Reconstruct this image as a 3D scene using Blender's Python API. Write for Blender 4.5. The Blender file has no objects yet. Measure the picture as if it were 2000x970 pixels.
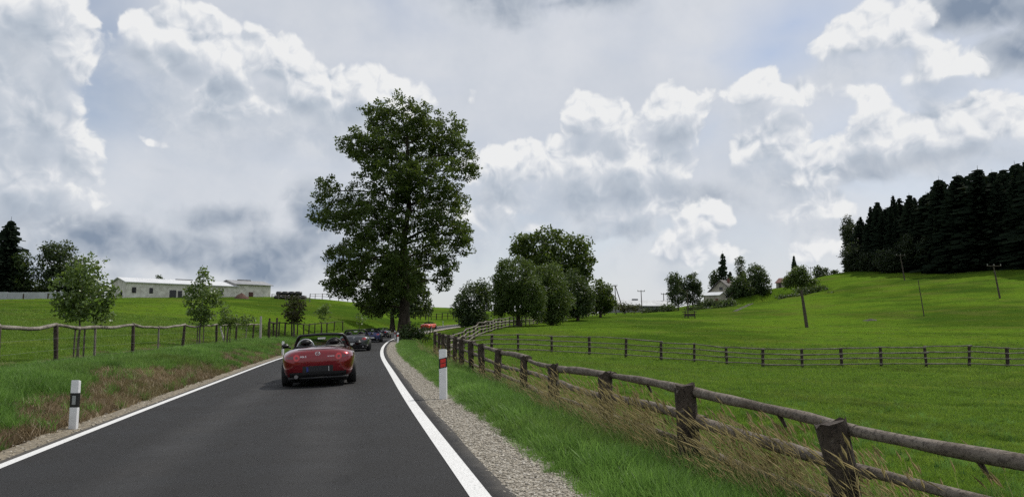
import bpy, bmesh, math, random
import numpy as np
from mathutils import Vector, Matrix, Euler
from mathutils.bvhtree import BVHTree

scene = bpy.context.scene
R = math.radians
COL = scene.collection

# ------------------------------------------------------------------ camera
FPX = 1400.0                       # focal length in pixels of a 2000 px wide frame
PITCH = math.atan(152.0 / FPX)     # horizon sits 152 px below the picture centre
EYE = 1.44
cam_data = bpy.data.cameras.new('camera')
cam_data.sensor_width = 36.0
cam_data.lens = FPX / 2000.0 * 36.0
cam_data.clip_start = 0.05
cam_data.clip_end = 6000.0
cam = bpy.data.objects.new('camera', cam_data)
COL.objects.link(cam)
cam.location = (0, 0, EYE)
cam.rotation_euler = (math.pi / 2 + PITCH, 0, 0)
scene.camera = cam

def P(px, py, d):
    """the world point at distance d (along +Y) seen at picture position px, py"""
    u = (px - 1000.0) / FPX
    v = (485.0 - py) / FPX
    y = math.cos(PITCH) - v * math.sin(PITCH)
    z = math.sin(PITCH) + v * math.cos(PITCH)
    k = d / y
    return Vector((u * k, d, EYE + z * k))

def PD(px, py):
    u = (px - 1000.0) / FPX
    v = (485.0 - py) / FPX
    w = Vector((u, math.cos(PITCH) - v * math.sin(PITCH), math.sin(PITCH) + v * math.cos(PITCH)))
    w.normalize()
    return math.atan2(w.x, w.y), math.asin(w.z)      # azimuth, elevation

# ------------------------------------------------------------------ sun, sky, exposure
SUN_EL, SUN_AZ = R(53), R(48)      # azimuth clockwise from +Y
SUN_STRENGTH = 3.7
sun_data = bpy.data.lights.new('sun', 'SUN')
sun_data.energy = SUN_STRENGTH
sun_data.angle = R(1.2)
sun_data.color = (1.0, 0.955, 0.88)
sun = bpy.data.objects.new('sun', sun_data)
COL.objects.link(sun)
to_sun = Vector((math.sin(SUN_AZ) * math.cos(SUN_EL), math.cos(SUN_AZ) * math.cos(SUN_EL), math.sin(SUN_EL)))
sun.rotation_euler = to_sun.to_track_quat('Z', 'Y').to_euler()
sun.location = (40, 40, 80)

scene.view_settings.view_transform = 'Standard'
scene.view_settings.look = 'None'
scene.view_settings.exposure = 0.0
scene.view_settings.gamma = 1.0
scene.view_settings.use_curve_mapping = False
scene.render.engine = 'CYCLES'
cy = scene.cycles
cy.use_denoising = False
try:
    cy.denoiser = 'OPENIMAGEDENOISE'
except Exception:
    pass
cy.max_bounces = 6
cy.diffuse_bounces = 3
cy.glossy_bounces = 3
cy.transmission_bounces = 4
cy.transparent_max_bounces = 8
cy.sample_clamp_direct = 6.0
cy.sample_clamp_indirect = 2.0
cy.caustics_reflective = False
cy.caustics_refractive = False
cy.use_adaptive_sampling = True
cy.adaptive_threshold = 0.012
cy.adaptive_min_samples = 12

class NT:
    """small helper to wire nodes"""
    def __init__(s, tree):
        s.t = tree
    def n(s, kind, **kw):
        nd = s.t.nodes.new(kind)
        for k, v in kw.items():
            setattr(nd, k, v)
        return nd
    def put(s, sock, val):
        if isinstance(val, bpy.types.NodeSocket):
            s.t.links.new(val, sock)
        elif val is not None:
            sock.default_value = val
    def math(s, op, a, b=None, c=None, clamp=False):
        nd = s.n('ShaderNodeMath', operation=op, use_clamp=clamp)
        s.put(nd.inputs[0], a)
        if b is not None: s.put(nd.inputs[1], b)
        if c is not None: s.put(nd.inputs[2], c)
        return nd.outputs[0]
    def vmath(s, op, a, b=None, scale=None):
        nd = s.n('ShaderNodeVectorMath', operation=op)
        s.put(nd.inputs[0], a)
        if b is not None: s.put(nd.inputs[1], b)
        if scale is not None: s.put(nd.inputs['Scale'], scale)
        return nd.outputs['Value'] if op in ('LENGTH', 'DOT_PRODUCT', 'DISTANCE') else nd.outputs[0]
    def noise(s, vec, scale, detail=3, rough=0.5, lac=2.0, dist=0.0, dim='3D', out='Fac'):
        nd = s.n('ShaderNodeTexNoise', noise_dimensions=dim)
        s.put(nd.inputs['Vector'], vec)
        nd.inputs['Scale'].default_value = scale
        nd.inputs['Detail'].default_value = detail
        nd.inputs['Roughness'].default_value = rough
        nd.inputs['Lacunarity'].default_value = lac
        nd.inputs['Distortion'].default_value = dist
        return nd.outputs[out]
    def smooth(s, x, lo, hi, a=0.0, b=1.0, kind='SMOOTHSTEP'):
        nd = s.n('ShaderNodeMapRange', interpolation_type=kind)
        s.put(nd.inputs[0], x)
        nd.inputs[1].default_value = lo
        nd.inputs[2].default_value = hi
        s.put(nd.inputs[3], a)
        s.put(nd.inputs[4], b)
        return nd.outputs[0]
    def mix(s, f, a, b, blend='MIX'):
        nd = s.n('ShaderNodeMix', data_type='RGBA', blend_type=blend)
        s.put(nd.inputs[0], f)
        for i, v in ((6, a), (7, b)):
            if isinstance(v, tuple) and len(v) == 3: v = (*v, 1.0)
            s.put(nd.inputs[i], v)
        return nd.outputs[2]

world = bpy.data.worlds.new('World')
scene.world = world
world.use_nodes = True
world.cycles.sampling_method = 'NONE'
wt = world.node_tree
wt.nodes.clear()
W = NT(wt)

# clouds: (px, py, rx, ry) puffs given where they stand in the sky, turned into azimuth / elevation
BRIGHT = [
    # towering cloud on the far left
    (50, 60, 130, 130), (115, 115, 90, 90), (-40, 170, 190, 220), (70, 235, 120, 110), (105, 318, 66, 60), (20, 340, 150, 100),
    # long cumulus above the left field
    (290, 62, 66, 52), (385, 78, 74, 60), (345, 130, 60, 50), (470, 120, 82, 66), (545, 128, 62, 62), (610, 172, 74, 56), (690, 186, 66, 50), (745, 205, 60, 40), (560, 205, 90, 50), (440, 190, 130, 70), (620, 215, 130, 60), (340, 110, 110, 90),
    # cumulus right of the great tree
    (1145, 235, 66, 52), (1215, 262, 50, 52), (1330, 225, 46, 40), (1345, 262, 34, 42), (1030, 330, 80, 46), (1120, 335, 110, 75), (1220, 335, 120, 80), (1310, 325, 50, 50), (960, 345, 46, 40), (1000, 385, 70, 36), (1240, 395, 80, 40), (1130, 385, 80, 36),
    # small ones further right
    (1480, 178, 52, 42), (1545, 192, 62, 30), (1520, 275, 66, 44), (1470, 290, 52, 40), (1560, 318, 56, 34), (1600, 345, 36, 26),
    (1660, 95, 100, 52), (1740, 70, 100, 62), (1830, 120, 90, 50), (1700, 195, 56, 24), (1735, 250, 80, 40), (1830, 245, 100, 40), (1940, 240, 100, 46), (1860, 270, 180, 46), (1690, 285, 36, 36),
    # low ones near the skyline
    (1350, 486, 52, 28), (1375, 432, 38, 22), (1612, 398, 46, 30), (1600, 486, 42, 18), (1430, 490, 34, 16), (1040, 436, 56, 22), (1200, 442, 60, 30), (940, 345, 44, 34), (930, 420, 60, 30),
    (648, 440, 24, 12), (322, 262, 22, 6),
]
GREY = [
    (1850, 305, 170, 22), (1720, 318, 60, 24), (1240, 398, 120, 26), (1010, 392, 80, 18), (1570, 345, 50, 16), (1190, 455, 60, 16), (1110, 262, 50, 14), (1335, 270, 36, 16),
    # dark grey bellies and banks
    (1080, 0, 150, 30), (1000, -30, 130, 50), (1180, -20, 90, 42), (1900, 20, 110, 52), (1985, 90, 90, 50), (2080, 40, 140, 110),
    (570, 470, 140, 66), (630, 425, 80, 66), (520, 512, 170, 36), (330, 488, 150, 40), (200, 470, 120, 50), (60, 430, 140, 60), (-80, 450, 160, 80), (640, 505, 110, 36), (420, 420, 80, 36), (90, 545, 120, 20),
]

def w_blobs(vec, blobs, grow=0.61):
    cur = None
    for (px, py, rx, ry) in blobs:
        small = min(1.0, max(0.0, (62.0 - min(rx, ry * 1.3)) / 40.0))
        k = 1.0 + 0.75 * small
        a, e = PD(px, py)
        a2, _ = PD(px + rx, py)
        _, e2 = PD(px, py - ry)
        sx, sy = grow / abs(a2 - a) / k, grow / abs(e2 - e) / k
        m = W.n('ShaderNodeMapping', vector_type='POINT')
        W.put(m.inputs['Vector'], vec)
        m.inputs['Location'].default_value = (-a * sx, -e * sy, 0)
        m.inputs['Scale'].default_value = (sx, sy, 0)
        g = W.n('ShaderNodeTexGradient', gradient_type='SPHERICAL')
        W.put(g.inputs['Vector'], m.outputs[0])
        f = g.outputs['Fac']
        if small > 0.1:
            f = W.math('MULTIPLY', f, 1.0 - 0.42 * small)
        cur = f if cur is None else W.math('SMOOTH_MAX', cur, f, 0.12)
    return cur

def build_sky():
    out = W.n('ShaderNodeOutputWorld')
    tc = W.n('ShaderNodeTexCoord')
    d = W.vmath('NORMALIZE', tc.outputs['Generated'])
    sep = W.n('ShaderNodeSeparateXYZ'); W.put(sep.inputs[0], d)
    az = W.math('ARCTAN2', sep.outputs[0], sep.outputs[1])
    el = W.math('ARCSINE', sep.outputs[2])
    comb = W.n('ShaderNodeCombineXYZ')
    W.put(comb.inputs[0], az); W.put(comb.inputs[1], el)
    uv = comb.outputs[0]
    # ragged, billowing warp of the positions
    wn = W.noise(d, 7.0, 2, 0.5, out='Color')
    warp = W.vmath('MULTIPLY', W.vmath('SUBTRACT', wn, (0.5, 0.5, 0.5)), (0.10, 0.07, 0.0))
    uvw = W.vmath('ADD', uv, warp)

    def billow(vec):
        # rounded puffs: inverted cells over three octaves plus fine noise
        v1 = W.n('ShaderNodeTexVoronoi', feature='F1', distance='EUCLIDEAN', voronoi_dimensions='2D')
        W.put(v1.inputs['Vector'], vec)
        v1.inputs['Scale'].default_value = 16.0
        v1.inputs['Detail'].default_value = 2.6
        v1.inputs['Roughness'].default_value = 0.52
        v1.inputs['Lacunarity'].default_value = 2.2
        nb = W.noise(vec, 11.0, 6, 0.55, dim='2D')
        a = W.math('MULTIPLY', W.math('SUBTRACT', 0.42, v1.outputs['Distance']), 0.62)
        return W.math('ADD', a, W.math('MULTIPLY', W.math('SUBTRACT', nb, 0.5), 1.5))

    UP = (0.004, 0.011, 0.0)
    UP2 = (0.007, 0.036, 0.0)
    wn2 = W.noise(d, 26.0, 2, 0.5, out='Color')
    uvn = W.vmath('ADD', uv, W.vmath('MULTIPLY', W.vmath('SUBTRACT', wn2, (0.5, 0.5, 0.5)), (0.035, 0.03, 0.0)))
    n0, n1 = billow(uvn), billow(W.vmath('ADD', uvn, UP))
    b0 = w_blobs(uvw, BRIGHT)
    b2 = w_blobs(W.vmath('ADD', uvw, UP2), BRIGHT)
    g0 = w_blobs(uvw, GREY)
    # the rest of the sky, outside the picture, carries the same kind of broken cloud
    az_n = W.math('ABSOLUTE', az)
    outside = W.math('MAXIMUM', W.smooth(az_n, 0.66, 0.95), W.smooth(el, 0.50, 0.66))
    cov = W.smooth(W.noise(d, 3.2, 3, 0.5), 0.47, 0.68, 0.0, 0.75)
    cov = W.math('MULTIPLY', cov, outside)
    B0 = W.math('MAXIMUM', b0, cov)
    B2 = W.math('MAXIMUM', b2, cov)
    F0 = W.math('ADD', B0, W.math('MULTIPLY', W.math('MULTIPLY', n0, 0.50), W.smooth(B0, 0.0, 0.16)))
    # light reaches the puffs from above: the more cloud overhead, the greyer
    over = W.smooth(W.math('ADD', B2, W.math('MULTIPLY', n1, 0.30)), 0.08, 0.95)
    # crisp sunlit tops, ragged soft undersides
    soft = W.smooth(over, 0.10, 0.9, 0.14, 0.70)
    alpha = W.math('DIVIDE', W.math('SUBTRACT', F0, 0.17), soft, clamp=True)
    alpha = W.smooth(alpha, 0.0, 1.0)
    sh = W.math('SUBTRACT', 1.0, W.math('MULTIPLY', over, 0.78))
    sh = W.math('ADD', sh, W.math('MULTIPLY', W.math('SUBTRACT', n0, n1), W.smooth(over, 0.10, 0.70, 1.35, 0.55)))
    body = W.smooth(W.noise(uvn, 6.5, 4, 0.55, dim='2D'), 0.36, 0.66)
    sh = W.math('SUBTRACT', sh, W.math('MULTIPLY', body, 0.05), clamp=True)
    ramp = W.n('ShaderNodeValToRGB')
    W.put(ramp.inputs[0], sh)
    cr = ramp.color_ramp
    cr.elements[0].position = 0.0; cr.elements[0].color = (0.35, 0.41, 0.495, 1)
    cr.elements[1].position = 1.0; cr.elements[1].color = (0.845, 0.852, 0.857, 1)
    for p_, c_ in ((0.35, (0.485, 0.54, 0.615, 1)), (0.60, (0.63, 0.665, 0.72, 1)), (0.82, (0.755, 0.775, 0.805, 1))):
        e_ = cr.elements.new(p_); e_.color = c_
    # grey banks, softer and without crisp rims
    gn = W.noise(uvn, 8.0, 6, 0.55, dim='2D')
    G0 = W.math('ADD', g0, W.math('MULTIPLY', W.math('ADD', W.math('MULTIPLY', W.math('SUBTRACT', gn, 0.5), 0.9), W.math('MULTIPLY', n0, 0.45)), W.smooth(g0, 0.0, 0.2)))
    galpha = W.smooth(G0, 0.08, 0.50, 0.0, 0.93)
    gsh = W.math('ADD', 0.62, W.math('ADD', W.math('MULTIPLY', W.math('SUBTRACT', n0, n1), 0.9), W.math('MULTIPLY', W.math('SUBTRACT', gn, 0.5), 0.9)))
    gsh = W.math('SUBTRACT', gsh, W.math('MULTIPLY', W.smooth(G0, 0.15, 0.95), 0.55), clamp=True)
    gcol = W.mix(gsh, (0.20, 0.26, 0.355), (0.61, 0.65, 0.705))
    # grey bodies hanging below the bright tops
    skirt = W.smooth(W.math('ADD', W.math('MAXIMUM', B0, B2), W.math('MULTIPLY', n0, 0.40)), 0.10, 0.75, 0.0, 0.62)
    scol = W.mix(W.smooth(W.noise(uvn, 15.0, 5, 0.6, dim='2D'), 0.3, 0.7), (0.47, 0.525, 0.605), (0.66, 0.69, 0.735))
    # thin high veil over nearly everything, thinner in a few places where the blue shows
    veil_n = W.noise(W.vmath('MULTIPLY', d, (1.0, 1.0, 2.2)), 2.6, 5, 0.55, dist=0.4)
    veil = W.smooth(veil_n, 0.22, 0.58, 0.58, 0.97)
    hole = w_blobs(uvw, [(215, 110, 90, 150), (150, 10, 120, 90), (1540, 40, 130, 60), (1490, 100, 90, 60)])
    veil = W.math('SUBTRACT', veil, W.math('MULTIPLY', hole, 0.55), clamp=True)
    vcol = W.mix(W.smooth(W.noise(d, 5.5, 5, 0.6), 0.3, 0.7), (0.60, 0.635, 0.695), (0.70, 0.72, 0.76))

    vcol = W.mix(W.smooth(el, 0.16, 0.02, 0.0, 0.75), vcol, (0.685, 0.705, 0.735))
    sky = W.n('ShaderNodeTexSky', sky_type='NISHITA')
    sky.sun_disc = False
    sky.sun_elevation = SUN_EL
    sky.sun_rotation = SUN_AZ
    sky.altitude = 500
    sky.air_density = 1.0
    sky.dust_density = 1.5
    bg = W.n('ShaderNodeBackground'); W.put(bg.inputs[0], sky.outputs[0]); bg.inputs[1].default_value = 0.11
    bv = W.n('ShaderNodeBackground'); W.put(bv.inputs[0], vcol)
    bgd = W.n('ShaderNodeBackground'); W.put(bgd.inputs[0], gcol)
    bc = W.n('ShaderNodeBackground'); W.put(bc.inputs[0], ramp.outputs[0])
    def ms(f, a, b):
        m = W.n('ShaderNodeMixShader')
        W.put(m.inputs[0], f); W.put(m.inputs[1], a); W.put(m.inputs[2], b)
        return m.outputs[0]
    s = ms(veil, bg.outputs[0], bv.outputs[0])
    bs = W.n('ShaderNodeBackground'); W.put(bs.inputs[0], scol)
    s = ms(galpha, s, bgd.outputs[0])
    s = ms(skirt, s, bs.outputs[0])
    s = ms(alpha, s, bc.outputs[0])
    W.put(out.inputs['Surface'], s)
build_sky()

# ------------------------------------------------------------------ helpers: meshes, materials, tags
rnd = random.Random(7)
npr = np.random.default_rng(11)

def link(o, parent=None):
    COL.objects.link(o)
    if parent is not None:
        o.parent = parent
    return o

def tag(o, label=None, cat=None, group=None, kind=None):
    if label: o['label'] = label
    if cat: o['category'] = cat
    if group: o['group'] = group
    if kind: o['kind'] = kind
    return o

def empty(name, loc, rz=0.0):
    o = bpy.data.objects.new(name, None)
    o.location = loc
    o.rotation_euler = (0, 0, rz)
    o.empty_display_size = 0.3
    return link(o)

def np_mesh(name, verts, quads=None, tris=None, smooth=False):
    me = bpy.data.meshes.new(name)
    verts = np.asarray(verts, dtype=np.float32)
    loops, starts, totals = [], [], []
    off = 0
    for arr in (quads, tris):
        if arr is None or len(arr) == 0: continue
        arr = np.asarray(arr, dtype=np.int32)
        k = arr.shape[1]
        loops.append(arr.ravel())
        starts.append(off + np.arange(len(arr), dtype=np.int32) * k)
        totals.append(np.full(len(arr), k, dtype=np.int32))
        off += arr.size
    loops = np.concatenate(loops); starts = np.concatenate(starts); totals = np.concatenate(totals)
    me.vertices.add(len(verts)); me.vertices.foreach_set('co', verts.ravel())
    me.loops.add(len(loops)); me.loops.foreach_set('vertex_index', loops)
    me.polygons.add(len(starts)); me.polygons.foreach_set('loop_start', starts)
    try: me.polygons.foreach_set('loop_total', totals)
    except Exception: pass
    if smooth: me.polygons.foreach_set('use_smooth', np.ones(len(starts), dtype=bool))
    me.update(calc_edges=True)
    me.validate()
    return me

class MB:
    """collects shapes into one mesh"""
    def __init__(s):
        s.v, s.f, s.sm, s.mi = [], [], [], []
        s.cur = 0
    def add(s, verts, faces, smooth=False):
        b = len(s.v)
        s.v.extend([tuple(p) for p in verts])
        for f in faces:
            s.f.append(tuple(b + i for i in f)); s.sm.append(smooth); s.mi.append(s.cur)
    def box(s, c, size, M=None):
        cx, cy_, cz = c; hx, hy, hz = size[0] / 2, size[1] / 2, size[2] / 2
        vs = [Vector((cx + sx * hx, cy_ + sy * hy, cz + sz * hz)) for sz in (-1, 1) for sy in (-1, 1) for sx in (-1, 1)]
        if M is not None: vs = [M @ v for v in vs]
        s.add(vs, [(0, 2, 3, 1), (4, 5, 7, 6), (0, 1, 5, 4), (2, 6, 7, 3), (0, 4, 6, 2), (1, 3, 7, 5)])
    def tube(s, path, radii, n=8, caps=True, smooth=True, jitter=0.0, rng=None):
        path = [Vector(p) for p in path]
        rings = []
        ref = None
        for i, p in enumerate(path):
            a = path[max(0, i - 1)]; b = path[min(len(path) - 1, i + 1)]
            t = (b - a).normalized()
            if ref is None:
                ref = Vector((0, 0, 1)) if abs(t.z) < 0.9 else Vector((1, 0, 0))
            u = t.cross(ref); u.normalize()
            w = u.cross(t); w.normalize()
            ref = w
            r = radii[i] if hasattr(radii, '__len__') else radii
            ring = []
            for k in range(n):
                an = 2 * math.pi * k / n
                rr = r * (1 + (rng.uniform(-jitter, jitter) if rng else 0))
                ring.append(p + (u * math.cos(an) + w * math.sin(an)) * rr)
            rings.append(ring)
        vs = [v for r_ in rings for v in r_]
        fs = []
        for i in range(len(path) - 1):
            for k in range(n):
                k2 = (k + 1) % n
                fs.append((i * n + k, i * n + k2, (i + 1) * n + k2, (i + 1) * n + k))
        s.add(vs, fs, smooth)
        if caps:
            b = len(path) - 1
            s.add(rings[0], [tuple(range(n - 1, -1, -1))])
            s.add(rings[-1], [tuple(range(n))])
    def mesh(s, name):
        me = bpy.data.meshes.new(name)
        me.from_pydata(s.v, [], s.f)
        me.polygons.foreach_set('use_smooth', s.sm)
        if any(s.mi): me.polygons.foreach_set('material_index', s.mi)
        me.update()
        return me
    def build(s, name, mat, parent=None, M=None):
        me = s.mesh(name)
        for m_ in (mat if isinstance(mat, (list, tuple)) else [mat]): me.materials.append(m_)
        o = bpy.data.objects.new(name, me)
        return link(o, parent)

def obj(name, me, mat, parent=None):
    if mat is not None:
        me.materials.clear()
        for m_ in (mat if isinstance(mat, (list, tuple)) else [mat]): me.materials.append(m_)
    o = bpy.data.objects.new(name, me)
    return link(o, parent)

def new_mat(name):
    m = bpy.data.materials.new(name)
    m.use_nodes = True
    m.node_tree.nodes.clear()
    N = NT(m.node_tree)
    out = N.n('ShaderNodeOutputMaterial')
    b = N.n('ShaderNodeBsdfPrincipled')
    N.put(out.inputs['Surface'], b.outputs[0])
    return m, N, b, out

def plain(name, col, rough=0.6, metal=0.0, spec=0.5, vary=0.0, vscale=4.0, bump=0.0, bscale=30.0, coat=0.0, stretch=None, col2=None):
    m, N, b, out = new_mat(name)
    tc = N.n('ShaderNodeTexCoord')
    vec = tc.outputs['Object']
    if stretch:
        vec = N.vmath('MULTIPLY', vec, stretch)
    if vary > 0 or col2:
        nz = N.noise(vec, vscale, 5, 0.6)
        c2 = col2 if col2 else tuple(c * (1 - vary) for c in col)
        c1 = col if col2 else tuple(min(1, c * (1 + vary)) for c in col)
        N.put(b.inputs['Base Color'], N.mix(N.smooth(nz, 0.3, 0.7), c2, c1))
    else:
        b.inputs['Base Color'].default_value = (*col, 1)
    b.inputs['Roughness'].default_value = rough
    b.inputs['Metallic'].default_value = metal
    b.inputs['Specular IOR Level'].default_value = spec
    if coat:
        b.inputs['Coat Weight'].default_value = coat
        b.inputs['Coat Roughness'].default_value = 0.06
    if bump > 0:
        bn = N.n('ShaderNodeBump')
        bn.inputs['Strength'].default_value = 1.0
        bn.inputs['Distance'].default_value = bump
        N.put(bn.inputs['Height'], N.noise(vec, bscale, 4, 0.6))
        N.put(b.inputs['Normal'], bn.outputs[0])
    return m

def leaf_mat(name, c_dark, c_light, trans=0.35, per='Random', rough=0.55, spec=0.3):
    """two-sided leaves: diffuse, some light through, slight gloss"""
    m, N, b, out = new_mat(name)
    oi = N.n('ShaderNodeObjectInfo')
    geo = N.n('ShaderNodeNewGeometry')
    r1 = geo.outputs['Random Per Island']
    tc = N.n('ShaderNodeTexCoord')
    nz = N.noise(tc.outputs['Object'], 0.9, 3, 0.6)
    f = N.math('ADD', N.math('MULTIPLY', r1, 0.55), N.math('MULTIPLY', N.smooth(nz, 0.3, 0.7), 0.3))
    f = N.math('ADD', f, N.math('MULTIPLY', oi.outputs['Random'], 0.15))
    col = N.mix(f, c_dark, c_light)
    N.put(b.inputs['Base Color'], col)
    b.inputs['Roughness'].default_value = rough
    b.inputs['Specular IOR Level'].default_value = spec
    tr = N.n('ShaderNodeBsdfTranslucent')
    N.put(tr.inputs[0], N.mix(0.5, col, (0.16, 0.22, 0.02)))
    mx = N.n('ShaderNodeMixShader')
    mx.inputs[0].default_value = trans
    N.put(mx.inputs[1], b.outputs[0]); N.put(mx.inputs[2], tr.outputs[0])
    N.put(out.inputs['Surface'], mx.outputs[0])
    return m

# ------------------------------------------------------------------ the road's course
def catmull(pts, step=0.5):
    pts = [np.array(p, float) for p in pts]
    pts = [2 * pts[0] - pts[1]] + pts + [2 * pts[-1] - pts[-2]]
    res = []
    for i in range(1, len(pts) - 2):
        p0, p1, p2, p3 = pts[i - 1:i + 3]
        n = max(2, int(np.linalg.norm(p2 - p1) / step))
        for k in range(n):
            t = k / n
            res.append(0.5 * ((2 * p1) + (-p0 + p2) * t + (2 * p0 - 5 * p1 + 4 * p2 - p3) * t * t + (-p0 + 3 * p1 - 3 * p2 + p3) * t ** 3))
    res.append(pts[-2])
    return np.array(res)

_right = [(5.4, -20), (1.0, 0.0), (-0.32, 6.05), (-1.88, 13.2), (-3.5, 21), (-6.05, 33.5), (-8.25, 45.8), (-10.4, 59.5), (-12.5, 74.7), (-13.9, 90), (-13.6, 106), (-11.6, 119), (-6.6, 132), (1.5, 144), (12.5, 154), (26, 163), (45, 174), (75, 190)]
_line = catmull(_right, 0.6)
_tan = np.gradient(_line, axis=0); _tan /= np.linalg.norm(_tan, axis=1)[:, None]
HALF = 2.22                                                   # centre to edge line
CEN = _line + np.stack([-_tan[:, 1], _tan[:, 0]], 1) * HALF   # left of the right-hand line
for _ in range(6): CEN[1:-1] = (CEN[:-2] + 2 * CEN[1:-1] + CEN[2:]) / 4
TAN = np.gradient(CEN, axis=0); TAN /= np.linalg.norm(TAN, axis=1)[:, None]
NRM = np.stack([TAN[:, 1], -TAN[:, 0]], 1)                    # to the right
ROADZ = np.interp(CEN[:, 1], [-20, 72, 90, 104, 115, 128, 144, 165, 190], [0, 0, .06, .35, .75, 1.45, 2.55, 4.0, 5.8])
CROSS = 0.028                                                 # the carriageway leans down to the left

def road_st(x, y):
    """index of nearest centre point and signed offset (right positive), vectorised"""
    x = np.atleast_1d(np.asarray(x, float)); y = np.atleast_1d(np.asarray(y, float))
    idx = np.empty(len(x), int)
    for a in range(0, len(x), 20000):
        dx = x[a:a + 20000, None] - CEN[None, :, 0]; dy = y[a:a + 20000, None] - CEN[None, :, 1]
        idx[a:a + 20000] = np.argmin(dx * dx + dy * dy, axis=1)
    t = (x - CEN[idx, 0]) * NRM[idx, 0] + (y - CEN[idx, 1]) * NRM[idx, 1]
    dist = np.hypot(x - CEN[idx, 0], y - CEN[idx, 1])
    t = np.where(np.abs(t) < dist - 2.0, np.sign(t + 1e-9) * dist, t)
    return idx, t

def on_road(i, t, dz=0.0):
    c = CEN[i] + NRM[i] * t
    return Vector((c[0], c[1], ROADZ[i] + CROSS * t * cross_fade(i) + dz))

def cross_fade(i):
    return 1.0

# ------------------------------------------------------------------ the lie of the land
CTRL = []
for a in [(0, 690, 26), (0, 645, 42), (0, 615, 65), (0, 586, 135), (-400, 690, 26), (-400, 640, 45), (-400, 590, 120),
          (250, 672, 33), (250, 640, 48), (250, 613, 75), (250, 581, 140), (380, 581, 147), (528, 580.5, 155),
          (450, 640, 60), (450, 610, 90), (600, 645, 72), (600, 615, 100), (600, 582, 160), (690, 590, 175),
          (720, 632, 105), (740, 594, 195), (850, 628, 140), (850, 600, 225), (930, 604, 240),
          (1077, 690, 46), (1288, 703, 44), (1484, 717, 42), (1713, 717, 41), (1957, 717, 40), (2300, 712, 40),
          (1010, 638, 92), (960, 650, 72), (1150, 645, 80), (1250, 640, 90), (1100, 622, 125), (1200, 610, 165), (1400, 640, 92), (1345, 620, 130), (1420, 588, 190),
          (1576, 639, 98), (1520, 600, 150), (1520, 562, 215), (1700, 622, 112), (1700, 572, 165), (1650, 531, 225),
          (1805, 617, 112), (1953, 582, 130), (1760, 548, 185), (1850, 530, 200), (2000, 524, 175), (2000, 650, 75), (2200, 585, 120), (2350, 520, 165), (1300, 606, 185), (1470, 573, 205)]:
    CTRL.append(tuple(P(*a)))
CTRL += [tuple(P(*a)) for a in ((1250, 622, 250), (1400, 606, 265), (1500, 585, 275), (1580, 566, 290), (1150, 628, 240), (1640, 548, 300))]
CTRL += [(-75, 200, 7.6), (-30, 260, 7.2), (-150, 300, 6), (-300, 150, 8), (-400, 500, 0), (0, 500, 0), (120, 480, 2),
         (4.6, 3, -.28), (8, 4, -.52), (20, 5, -1.0), (40, 10, -0.9), (6, 15, -.42), (15, 20, -.85), (30, 25, -.85), (2, 25, -.25), (-1, 33, -.15), (-3.5, 45, 0.05),
         (150, 260, 27), (250, 250, 34), (150, 330, 25), (200, 150, 20), (60, 400, 2), (300, 500, 18), (0, 800, 3), (-600, 800, 0), (600, 800, 10), (600, 200, 34), (-600, 200, 5),
         (0, -120, 0), (-200, -60, 1), (200, -60, 3), (-60, 0, .6), (-25, 5, .3), (-12, -15, .25), (12, -15, -.5), (60, 0, 0.0)]
CTRL = np.array(CTRL)
def _tps(r2):
    return np.where(r2 > 1e-9, r2 * np.log(np.maximum(r2, 1e-9)), 0.0)
_n = len(CTRL)
_s = 100.0
_c = CTRL[:, :2] / _s
_K = _tps(((_c[:, None] - _c[None]) ** 2).sum(-1)) + np.eye(_n) * 2e-4
_Pm = np.hstack([np.ones((_n, 1)), _c])
_A = np.block([[_K, _Pm], [_Pm.T, np.zeros((3, 3))]])
_wts = np.linalg.solve(_A, np.concatenate([CTRL[:, 2], np.zeros(3)]))

def sstep(x, a, b):
    t = np.clip((x - a) / (b - a), 0, 1)
    return t * t * (3 - 2 * t)

def land(x, y):
    """ground height away from the carriageway"""
    x = np.atleast_1d(np.asarray(x, float)); y = np.atleast_1d(np.asarray(y, float))
    z = np.empty(len(x))
    for a in range(0, len(x), 20000):
        q = np.stack([x[a:a + 20000], y[a:a + 20000]], 1) / _s
        k = _tps(((q[:, None] - _c[None]) ** 2).sum(-1))
        z[a:a + 20000] = k @ _wts[:_n] + _wts[_n] + q @ _wts[_n + 1:]
    i, t = road_st(x, y)
    rz = ROADZ[i]
    near = 1 - sstep(CEN[i, 1], 60, 85)
    # profile beside the road: bank up to the left, shallow fall to the right
    left = np.interp(-t, [0, 2.6, 2.95, 3.25, 4.1, 4.9, 5.8, 7.2], [-.12, -.18, -.11, -.03, .24, .36, .35, .30])
    right = np.interp(t, [0, 2.5, 3.3, 3.6, 4.9, 7.0], [-.10, -.06, .0, .02, -.20, -.36])
    prof = np.where(t < 0, left * near + (-.12 + 0.06 * np.maximum(-t - 2.6, 0)) * (1 - near), right * near + (-.10 + .03 * np.maximum(t - 2.5, 0)) * (1 - near)) + rz
    k = sstep(np.abs(t), 5.0, 11.0)
    # small unevenness
    un = 0.035 * np.sin(x * 0.9 + 1.3 * np.sin(y * .37)) * np.sin(y * 0.71 + np.sin(x * .53)) + 0.02 * np.sin(x * 2.3 + y * 1.7) * np.sin(y * 2.9 - x)
    un = un * sstep(np.abs(t), 3.2, 4.6)
    return prof * (1 - k) + z * k + un

def gz(x, y):
    return float(land([x], [y])[0])

def axis(lo, hi, dense_lo, dense_hi, step, g=1.09):
    a = list(np.arange(dense_lo, dense_hi + 1e-6, step))
    s_ = step
    while a[-1] < hi:
        s_ *= g; a.append(a[-1] + s_)
    s_ = step
    while a[0] > lo:
        s_ *= g; a.insert(0, a[0] - s_)
    return np.array(a)

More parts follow.
